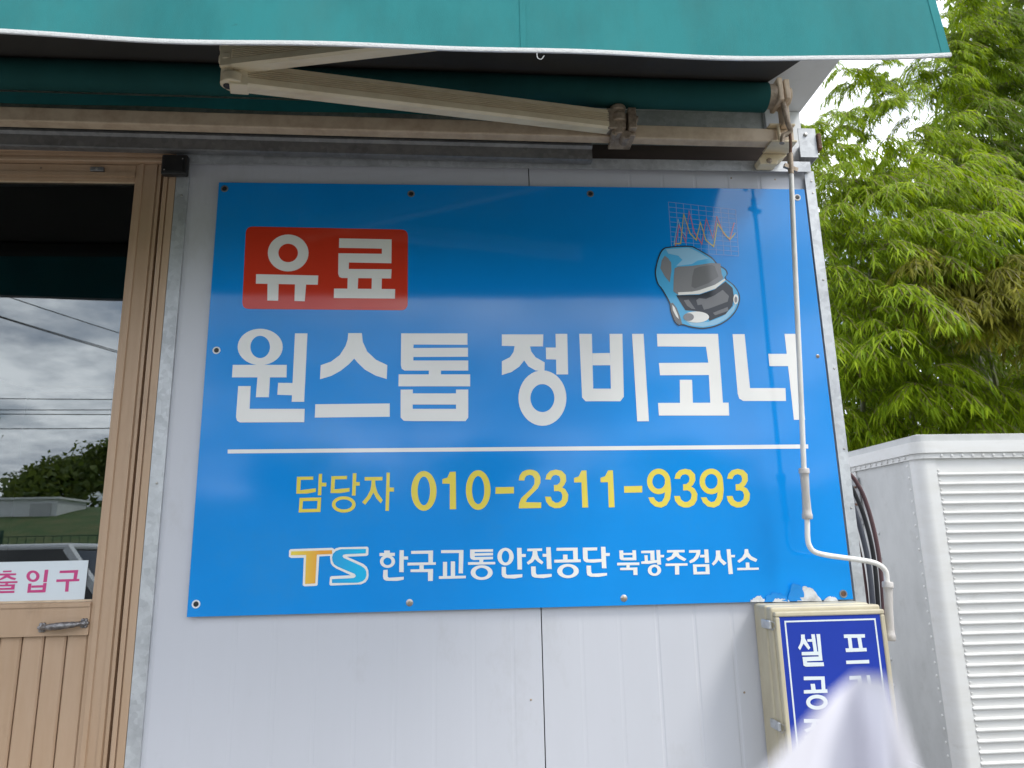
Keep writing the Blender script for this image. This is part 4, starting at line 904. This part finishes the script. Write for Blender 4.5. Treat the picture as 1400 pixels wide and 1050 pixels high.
M_LEAF = leaf_mat('bamboo_leaf', (0.09, 0.17, 0.009), (0.35, 0.455, 0.022))
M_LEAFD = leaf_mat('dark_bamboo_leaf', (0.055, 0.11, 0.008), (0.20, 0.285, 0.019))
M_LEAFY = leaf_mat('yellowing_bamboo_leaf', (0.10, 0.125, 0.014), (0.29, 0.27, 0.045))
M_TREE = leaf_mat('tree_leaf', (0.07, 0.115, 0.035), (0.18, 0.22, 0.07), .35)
M_CULM = mat('bamboo_culm', (0.16, 0.17, 0.075), 0.5, noise=(8, (0.09, 0.085, 0.05), 0.8, (1, 1, 4)))
M_TWIG = mat('bamboo_twig', (0.17, 0.14, 0.06), 0.6)
M_BARK = mat('tree_bark', (0.06, 0.045, 0.035), 0.9, noise=(9, (0.1, 0.08, 0.06), 0.7, (1, 1, .3)), bump=(40, .6))

def leaves_mesh(name, C, D, S, L, W, m, parent, tint=None):
    """C base, D direction, S side vector (arrays); lanceolate folded leaves"""
    n = len(C); D = D/np.linalg.norm(D, axis=1, keepdims=True); S = S-D*np.sum(S*D, axis=1, keepdims=True); S /= (np.linalg.norm(S, axis=1, keepdims=True)+1e-9)
    Nn = np.cross(S, D); L = L[:, None]; W = W[:, None]
    v = np.empty((n, 6, 3)); 
    v[:, 0] = C; v[:, 1] = C+D*L*.3+S*W*.5-Nn*W*.18; v[:, 2] = C+D*L*.3-S*W*.5-Nn*W*.18; v[:, 3] = C+D*L*.32+Nn*W*.0
    droop = np.zeros((n, 3)); droop[:, 2] = -1
    v[:, 4] = C+D*L*.68+droop*L*.06; v[:, 5] = C+D*L+droop*L*.2
    # faces: two halves, outer triangle fans
    base = (np.arange(n)*6)[:, None]
    tri = np.concatenate([base+np.array([0, 1, 3]), base+np.array([0, 3, 2]), base+np.array([1, 5, 3]), base+np.array([3, 5, 2])])
    # use vertex 4 as drooping mid point of the rib
    v[:, 3] = v[:, 3]*.6+v[:, 4]*.4
    vv = v.reshape(-1, 3)
    if parent is not None: vv = vv-np.array(parent_loc(parent))
    me = bpy.data.meshes.new(name); me.vertices.add(len(vv)); me.vertices.foreach_set('co', vv.astype(np.float32).ravel())
    me.loops.add(tri.size); me.loops.foreach_set('vertex_index', tri.astype(np.int32).ravel())
    me.polygons.add(len(tri)); me.polygons.foreach_set('loop_start', np.arange(0, tri.size, 3, dtype=np.int32)); me.polygons.foreach_set('loop_total', np.full(len(tri), 3, dtype=np.int32))
    me.update(calc_edges=True); me.validate()
    a = me.attributes.new('tint', 'FLOAT', 'POINT'); tt = RNG.random(n)*.6+.2+RNG.normal(0, .12, n) if tint is None else tint
    a.data.foreach_set('value', np.repeat(np.clip(tt, 0, 1), 6).astype(np.float32))
    me.materials.append(m); o = bpy.data.objects.new(name, me); link(o, parent); return o

def plume(c, axis, length, spread, nbr, leaf, acc, tw):
    """a drooping head of bamboo foliage: branchlets leaving a curved axis, leaf fans along each"""
    c = np.array(c); axis = np.array(axis)/np.linalg.norm(axis)
    for _ in range(int(nbr*FANS)):
        t = RNG.random()
        b = c+axis*length*(t-.25)+np.array([0, 0, -.25*length*t*t])+RNG.normal(0, spread*.34, 3)*np.array([1, .9, .75])
        h = np.array([axis[0], axis[1], 0])*.9+np.array([RNG.normal(), RNG.normal()-.4, 0]); h /= np.linalg.norm(h)+1e-6
        R_ = spread*RNG.uniform(.4, .75); lift = RNG.uniform(.05, .4); nb_ = RNG.integers(5, 9)
        for q_ in range(nb_):
            off = -.95+1.9*q_/(nb_-1)+RNG.normal(0, .12); ca, sa = math.cos(off), math.sin(off)
            d = np.array([h[0]*ca-h[1]*sa, h[0]*sa+h[1]*ca, 0]); ln = R_*RNG.uniform(.6, 1.05)*(.55+.45*ca)
            k = 6; pts = [b+d*ln*(i/k)+np.array([0, 0, ln*(lift*(i/k)-.85*(i/k)**2)]) for i in range(k+1)]
            tw.append(pts)
            for i in range(1, k+1):
                dirn = pts[i]-pts[i-1]; dirn /= np.linalg.norm(dirn); side = np.cross(dirn, [0, 0, 1]); side /= (np.linalg.norm(side)+1e-6)
                for l_ in range(4 if i < k else 6):
                    sg = (-1)**l_; th = RNG.uniform(.25, 1.0)*sg
                    dd = dirn*math.cos(th)+side*math.sin(th)+np.array([0, 0, -RNG.uniform(.1, .8)])+RNG.normal(0, .12, 3)
                    acc.append((pts[i]+RNG.normal(0, .012, 3), dd, np.cross(dd, [0, 0, 1])+RNG.normal(0, .3, 3), leaf*RNG.uniform(.5, 1.25)))
FANS = .66

def bamboo(label, culms, plumes, m, leaf=.115):
    base = at(*culms[0][0]); loc = Vector((base.x, base.y, GZ))
    root = empty('bamboo', loc, label, 'bamboo', 'bamboo clumps beyond the cargo box')
    for cu in culms:
        P = [at(*q) for q in cu]; P = [Vector((P[0].x, P[0].y, GZ))]+P
        pts = bez(P, 7); n = len(pts)
        MB().tube(pts, [.032*(1-.8*i/n)*(1.12 if i % 3 == 0 else 1) for i in range(n)], 8).build('culm', M_CULM, root, True)
    acc = []; tw = []
    for (px, py, Y, ax, ln, sp, nb) in plumes: plume(at(px, py, Y), ax, ln, sp, nb, leaf, acc, tw)
    mb = MB()
    for pts in tw: mb.tube([Vector(q) for q in pts], .003, 3, caps=False)
    mb.build('twigs', M_TWIG, root)['kind'] = 'stuff'
    C_ = np.array([a[0] for a in acc]); D_ = np.array([a[1] for a in acc]); S_ = np.array([a[2] for a in acc]); L_ = np.array([a[3] for a in acc])
    leaves_mesh('crown', C_, D_, S_, L_, L_*RNG.uniform(.11, .16, len(L_)), m, root)
    return len(acc)
tot = 0
tot += bamboo('light green bamboo with drooping plumes just right of the building corner', [[(1180, 560, 4.6), (1190, 380, 4.7), (1160, 250, 4.8)]],
    [(1150, 250, 4.7, (.3, -.4, .2), .7, .75, 46), (1215, 330, 4.4, (.4, -.5, .1), .8, .75, 50), (1130, 330, 4.9, (-.3, -.3, .1), .7, .7, 40), (1180, 410, 4.5, (.2, -.5, -.1), .7, .7, 44), (1250, 260, 4.9, (.5, -.3, .2), .7, .7, 40), (1110, 210, 5.2, (-.2, -.3, .3), .5, .55, 18)], M_LEAF)
tot += bamboo('yellowing bamboo with brownish leaf tips at the right edge of the picture', [[(1370, 570, 4.6), (1350, 470, 4.6), (1340, 390, 4.5)]],
    [(1300, 385, 3.95, (.1, -.3, -.1), .5, .55, 36), (1350, 400, 3.9, (.2, -.3, -.2), .6, .6, 50), (1400, 390, 3.95, (.3, -.3, -.1), .7, .65, 50), (1265, 370, 4.1, (-.2, -.3, 0), .4, .5, 18)], M_LEAFY, .125)
tot += bamboo('low bright bamboo whose plumes hang over the cargo box roof', [[(1250, 590, 4.7), (1240, 520, 4.7), (1225, 470, 4.6)]],
    [(1160, 470, 4.5, (-.3, -.5, -.1), .6, .62, 40), (1220, 520, 4.4, (.1, -.5, -.2), .5, .6, 40), (1290, 550, 4.5, (.3, -.4, -.1), .5, .58, 38), (1130, 560, 4.8, (-.2, -.3, -.1), .5, .6, 30), (1360, 545, 4.6, (.4, -.3, 0), .6, .6, 34), (1200, 585, 4.7, (.1, -.3, -.1), .4, .5, 26)], M_LEAF)
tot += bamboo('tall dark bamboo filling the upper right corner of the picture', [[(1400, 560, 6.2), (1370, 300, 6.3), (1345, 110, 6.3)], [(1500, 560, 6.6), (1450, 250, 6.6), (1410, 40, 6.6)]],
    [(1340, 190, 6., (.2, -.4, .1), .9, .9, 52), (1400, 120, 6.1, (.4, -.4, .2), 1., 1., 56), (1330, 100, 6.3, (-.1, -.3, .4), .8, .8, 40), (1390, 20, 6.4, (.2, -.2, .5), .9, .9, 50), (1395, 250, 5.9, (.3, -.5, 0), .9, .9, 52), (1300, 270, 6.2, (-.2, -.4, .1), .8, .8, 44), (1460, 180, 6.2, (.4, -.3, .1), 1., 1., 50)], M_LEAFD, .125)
tot += bamboo('thin wispy bamboo sprays showing against the white sky under the valance', [[(1290, 560, 5.7), (1275, 330, 5.8), (1240, 180, 5.9)]],
    [(1240, 150, 5.8, (-.4, -.2, .2), .8, .6, 24), (1190, 110, 5.9, (-.5, -.2, .1), .8, .5, 20), (1275, 210, 5.7, (-.2, -.4, .2), .7, .6, 26), (1290, 110, 5.9, (.1, -.2, .5), .8, .65, 34), (1150, 170, 6., (-.4, -.2, 0), .6, .45, 12), (1310, 40, 6., (.1, -.2, .6), .8, .65, 30), (1215, 230, 5.9, (-.3, -.2, 0), .6, .5, 18), (1120, 250, 6., (-.2, -.2, .1), .6, .5, 16)], M_LEAF, .115)
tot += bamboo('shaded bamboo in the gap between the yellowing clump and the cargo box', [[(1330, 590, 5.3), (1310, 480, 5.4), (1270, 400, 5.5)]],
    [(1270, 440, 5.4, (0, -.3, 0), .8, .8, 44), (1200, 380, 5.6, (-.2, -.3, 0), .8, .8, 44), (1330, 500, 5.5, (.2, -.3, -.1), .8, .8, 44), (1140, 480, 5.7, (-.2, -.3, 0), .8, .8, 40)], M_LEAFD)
# bare grey stems leaning through the gaps
for cu, lab in (([(1392, 590, 4.9), (1366, 545, 4.9), (1345, 505, 5.0), (1318, 440, 5.1)], 'bare grey bamboo stem leaning left above the cargo box roof'),):
    P = [at(*q) for q in cu]
    r_ = empty('bamboo', (P[0].x, P[0].y, GZ), lab, 'bamboo')
    pts = bez([Vector((P[0].x+.15, P[0].y, GZ))]+P, 7); n = len(pts)
    MB().tube(pts, [.034*(1-.4*i/n)*(1.12 if i % 3 == 0 else 1) for i in range(n)], 10).build('culm', mat('grey_culm', (0.22, 0.22, 0.17), .5, noise=(8, (0.13, 0.12, 0.09), .8, (1, 1, 4))), r_, True)
# dense thicket behind, one mass
def thicket():
    n = 60000; C_ = []; 
    while len(C_) < n:
        px, py = RNG.uniform(880, 2100), RNG.uniform(-250, 760)
        lim = 300 if px < 1250 else (300-(px-1250)*6.5 if px < 1300 else -400)
        if py < lim+RNG.normal(0, 18): continue
        Y = RNG.uniform(7.5, 9.5); C_.append(at(px, py, Y))
    C_ = np.array([tuple(c) for c in C_]); C_ = C_[C_[:, 2] > 0]; n = len(C_)
    D_ = RNG.normal(0, .6, (n, 3)); D_[:, 2] -= .5
    L_ = RNG.uniform(.22, .44, n)
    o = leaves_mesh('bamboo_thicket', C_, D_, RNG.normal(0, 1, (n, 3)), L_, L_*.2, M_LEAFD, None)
    tag(o, 'dense shaded bamboo thicket in the background behind the cargo box', 'thicket', kind='stuff')
thicket()

# ------------------------------------------------------------------ what the glass mirrors: yard behind the photographer
def tree(loc, h, r, label):
    root = empty('tree', loc, label, 'tree', 'trees across the field'); x, y, z = loc
    mb = MB().tube([(x, y, z), (x+.1, y, z+h*.3), (x-.1, y+.1, z+h*.65)], [.22, .16, .07], 8)
    for a in range(5):
        q = a*1.26; mb.tube([(x, y, z+h*(.3+.05*a)), (x+r*.4*math.cos(q), y+r*.4*math.sin(q), z+h*(.5+.05*a)), (x+r*.7*math.cos(q), y+r*.7*math.sin(q), z+h*(.58+.06*a))], [.09, .05, .02], 6)
    mb.build('trunk', M_BARK, root, True)
    n = 6500; cl_ = RNG.normal(0, 1, (26, 3)); cl_ /= np.linalg.norm(cl_, axis=1, keepdims=True); cl_ *= RNG.uniform(.3, .85, (26, 1))
    k = RNG.integers(0, 26, n); C_ = cl_[k]+RNG.normal(0, .17, (n, 3)); C_ = C_*np.array([r, r, h*.36])+np.array([x, y, z+h*.64])
    D_ = RNG.normal(0, 1, (n, 3)); L_ = RNG.uniform(.2, .38, n)
    leaves_mesh('crown', C_, D_, RNG.normal(0, 1, (n, 3)), L_, L_*.6, M_TREE, root)
for i, (x, y, h, r, lab) in enumerate([(-27, -36, 8.6, 3.6, 'broad tree across the field, mirrored at the left of the door glass'), (-21.5, -40, 5.8, 3.0, 'low round tree across the field, mirrored in the middle of the door glass'),
        (-16.5, -38, 7.0, 3.0, 'tall tree across the field, mirrored at the right of the door glass'), (-32, -42, 6.5, 3.5, 'far left tree in the row across the field'), (-9, -41, 6.2, 3.2, 'tree opposite the board across the field'), (2, -43, 7, 3.6, 'tree opposite the awning end across the field'), (14, -40, 6.6, 3.4, 'rightmost tree in the row across the field')]):
    tree((x, y, 3.35), h*.66, r, lab)
hg = RNG.random((9000, 3)); C_ = np.stack([-50+hg[:, 0]*90, -34-hg[:, 1]*3, 3.4+hg[:, 2]**1.3*(1.6+.8*np.sin(hg[:, 0]*40))], 1)
L_ = RNG.uniform(.3, .6, 9000)
tag(leaves_mesh('hedge', C_, RNG.normal(0, 1, (9000, 3)), RNG.normal(0, 1, (9000, 3)), L_, L_*.6, M_TREE, None), 'dark hedge mass along the far side of the field', 'hedge', kind='stuff')
# wires on poles
M_WIRE = mat('black_cable', (0.02, 0.02, 0.022), .6); M_CONC = mat('concrete_pole', (0.35, 0.34, 0.32), .85, noise=(7, (0.26, 0.25, 0.24), .7, (1, 1, 1)))
for x, y, h, lab in ((-34, -19, 7.2, 'short concrete pole at the far left end of the low wires'), (12, -19, 7.2, 'short concrete pole at the right end of the low wires'), (-14, -10, 8.6, 'tall concrete pole nearest the yard, left of the parked car'), (-2, -34, 8.6, 'tall concrete pole at the top of the grass bank')):
    r_ = empty('utility_pole', (x, y, GZ), lab, 'utility pole', 'utility poles behind the yard')
    MB().tube([(x, y, GZ), (x, y, h)], [.17, .11], 14).build('shaft', M_CONC, r_, True)
    MB().box(x-.7, x+.7, y-.05, y+.05, h-1.05, h-.95).box(x-.05, x+.05, y-.8, y+.8, h-1.5, h-1.4).build('crossarm', M_GALV, r_)
W7 = [((-14, -10, 8.3), (-2, -34, 8.3)), ((-14.5, -10, 7.9), (-2.5, -34, 7.9)), ((-13.5, -10, 7.55), (-1.5, -34, 7.55)),
      ((-34, -19, 6.7), (12, -19, 5.9)), ((-34, -19.6, 6.3), (12, -19.6, 5.9)), ((-34, -18.4, 6.1), (12, -18.4, 5.4)), ((-34, -19, 5.6), (12, -19, 5.3))]
for i, (a, b) in enumerate(W7):
    a, b = Vector(a), Vector(b)
    pts = [a.lerp(b, t)-Vector((0, 0, .5*4*t*(1-t))) for t in [k/20 for k in range(21)]]
    tag(MB().tube(pts, .013, 6).build('overhead_wire', M_WIRE, None, True), '%s overhead wire mirrored in the door glass' % ('topmost', 'second highest', 'third highest', 'middle', 'fifth highest', 'sixth highest', 'lowest')[i], 'wire', 'overhead wires')
# wire fence
FE = empty('wire_fence', (-7, -10.9, GZ), 'green wire fence along the yard, mirrored low in the door glass', 'fence')
M_FEN = mat('green_fence_paint', (0.02, 0.07, 0.04), .5)
for k in range(11): MB().cyl((-17+2*k, -10.9, GZ), (-17+2*k, -10.9, 1.85), .03, 8).build('post', M_FEN, FE, True)
mb = MB()
for k in range(140): mb.box(-17+k/7-.004, -17+k/7+.004, -10.86, -10.852, .0, 1.75)
for z in (.1, .6, 1.1, 1.6, 1.74): mb.box(-17, 3, -10.85, -10.84, z-.006, z+.006)
mb.build('wire_mesh', M_FEN, FE)['kind'] = 'stuff'
# site cabin
SC = empty('site_cabin', (-14.6, -26, 2.5), 'white flat roofed cabin on the field, mirrored in the door glass', 'cabin')
MB().box(-15.6, -13.6, -27, -25, 2.2, 3.45).build('wall', M_WHITEP, SC)
MB().box(-15.7, -13.5, -27.1, -24.9, 3.45, 3.52).build('roof', M_WHITEP, SC)
MB().box(-14.5, -13.8, -24.998, -24.96, 2.3, 3.3).build('door', M_CBG, SC)
# parked car: lofted sections
CA = empty('parked_car', (-4.4, -5.6, GZ), 'white parked car behind the photographer, mirrored in the door glass', 'car')
M_CARP = mat('white_car_paint', (0.72, 0.73, 0.74), .2, coat=.5); M_CGL = mat('dark_car_glass', (0.012, 0.014, 0.016), .03); M_TYRE = mat('tyre_rubber', (0.02, 0.02, 0.02), .8); M_RIM = mat('alloy_rim', (0.5, 0.5, 0.5), .3, .8)
def car():
    cx0, cy0 = -4.4, -5.6
    def sec(x, zb, zt, wb, wt):      # one cross-section, ten points
        return [(cx0+x, cy0+wb*a, GZ+z) for a, z in ((-.92, zb), (-1, zb+.15), (-1, (zb+zt)*.5), (-wt/wb, zt-.06), (-wt/wb*.85, zt), (wt/wb*.85, zt), (wt/wb, zt-.06), (1, (zb+zt)*.5), (1, zb+.15), (.92, zb))]
    S = [sec(-2.15, .38, .72, .78, .74), sec(-2.05, .25, .84, .86, .80), sec(-1.3, .22, .98, .89, .80), sec(-.8, .22, 1.02, .90, .80), sec(0, .22, 1.03, .90, .80), sec(1.0, .22, 1.04, .90, .80), sec(1.8, .24, 1.05, .88, .79), sec(2.1, .30, .95, .84, .76), sec(2.18, .42, .85, .76, .7)]
    n = 10; vs = [v for s in S for v in s]; fs = [(i*n+k, i*n+(k+1) % n, (i+1)*n+(k+1) % n, (i+1)*n+k) for i in range(len(S)-1) for k in range(n)]+[tuple(range(n)), tuple((len(S)-1)*n+k for k in range(n))]
    MB().add(vs, fs).build('body', M_CARP, CA, True)
    def cab(x, z, wd): return [(cx0+x, cy0+wd*a, GZ+z) for a in (-1, 1)]
    base = [cab(-1.05, 1.0, .80), cab(2.0, 1.02, .78)]; top = [cab(-.25, 1.53, .60), cab(1.5, 1.56, .60)]
    v = base[0]+base[1]+top[0]+top[1]
    MB().add(v, [(0, 1, 5, 4), (3, 2, 6, 7), (0, 4, 6, 2), (1, 3, 7, 5), (4, 5, 7, 6)]).build('glasshouse', M_CGL, CA)
    MB().box(cx0-.27, cx0+1.53, cy0-.61, cy0+.61, GZ+1.535, GZ+1.60).build('roof', M_CARP, CA, bevel=.03, seg=3)
    for s in (-1, 1):
        for (xa, za, wa, xb, zb_, wb) in ((-1.05, 1.0, .80, -.25, 1.55, .61), (.45, 1.02, .80, .5, 1.56, .61), (2.0, 1.02, .78, 1.5, 1.56, .61)):
            MB().bar((cx0+xa, cy0+s*wa, GZ+za), (cx0+xb, cy0+s*wb, GZ+zb_), .05, .07).build('pillar', M_CARP, CA)
        for x in (-1.35, 1.35):
            wh = MB().cyl((cx0+x, cy0+s*.72, GZ+.32), (cx0+x, cy0+s*.905, GZ+.32), .32, 24).build('tyre', M_TYRE, CA, True)
            MB().cyl((cx0+x, cy0+s*.90, GZ+.32), (cx0+x, cy0+s*.915, GZ+.32), .21, 20).build('rim', M_RIM, CA, True)
        MB().dome((cx0-2.1, cy0+s*.62, GZ+.68), (-1, 0, 0), .12, .05, 14).build('headlight', M_WHITEP, CA, True)
        MB().box(cx0-.85, cx0-.72, cy0+s*.95-.08, cy0+s*.95+.08, GZ+1.02, GZ+1.14).build('mirror', M_CARP, CA, bevel=.02)
car()

# ------------------------------------------------------------------ folded paper held at the lens
PA = empty('folded_paper', (0.775, -1.985, 1.28), 'blurred white folded sheet of paper held up in the near foreground', 'paper')
M_PAPER = mat('white_paper', (0.64, 0.63, 0.685), .7, noise=(60, (0.62, 0.61, 0.66), .5, (1, 1, 1)))
def pp(px, py, d):
    dirv = _f + _R*((px-700)/FPX) + _U*((525-py)/FPX); return CAM+dirv*d
A1 = pp(1140, 948, .116); A = pp(1168, 924, .118); A3 = pp(1215, 928, .108)
B = pp(1015, 1090, .098); C2 = pp(1268, 1090, .122); D2 = pp(1105, 1090, .108)
down = Vector((.002, -.004, -.08))
def sheet(name, pts, th=.0004):
    n = (pts[1]-pts[0]).cross(pts[-1]-pts[0]).normalized()
    if n.y > 0: n = -n
    F = list(pts); Bk = [q-n*th for q in F]; k = len(F)
    MB().add(F+Bk, [tuple(range(k)), tuple(range(2*k-1, k-1, -1))]+[(i, (i+1) % k, k+(i+1) % k, k+i) for i in range(k)]).build(name, M_PAPER, PA)
sheet('left_fold', [A, A1, B, B+down, D2+down, D2])
sheet('right_fold', [A+Vector((.0003, 0, 0)), A3, C2, C2+down, D2+down+Vector((.0003, 0, 0)), D2+Vector((.0003, 0, 0))])
print('bamboo leaves', tot)
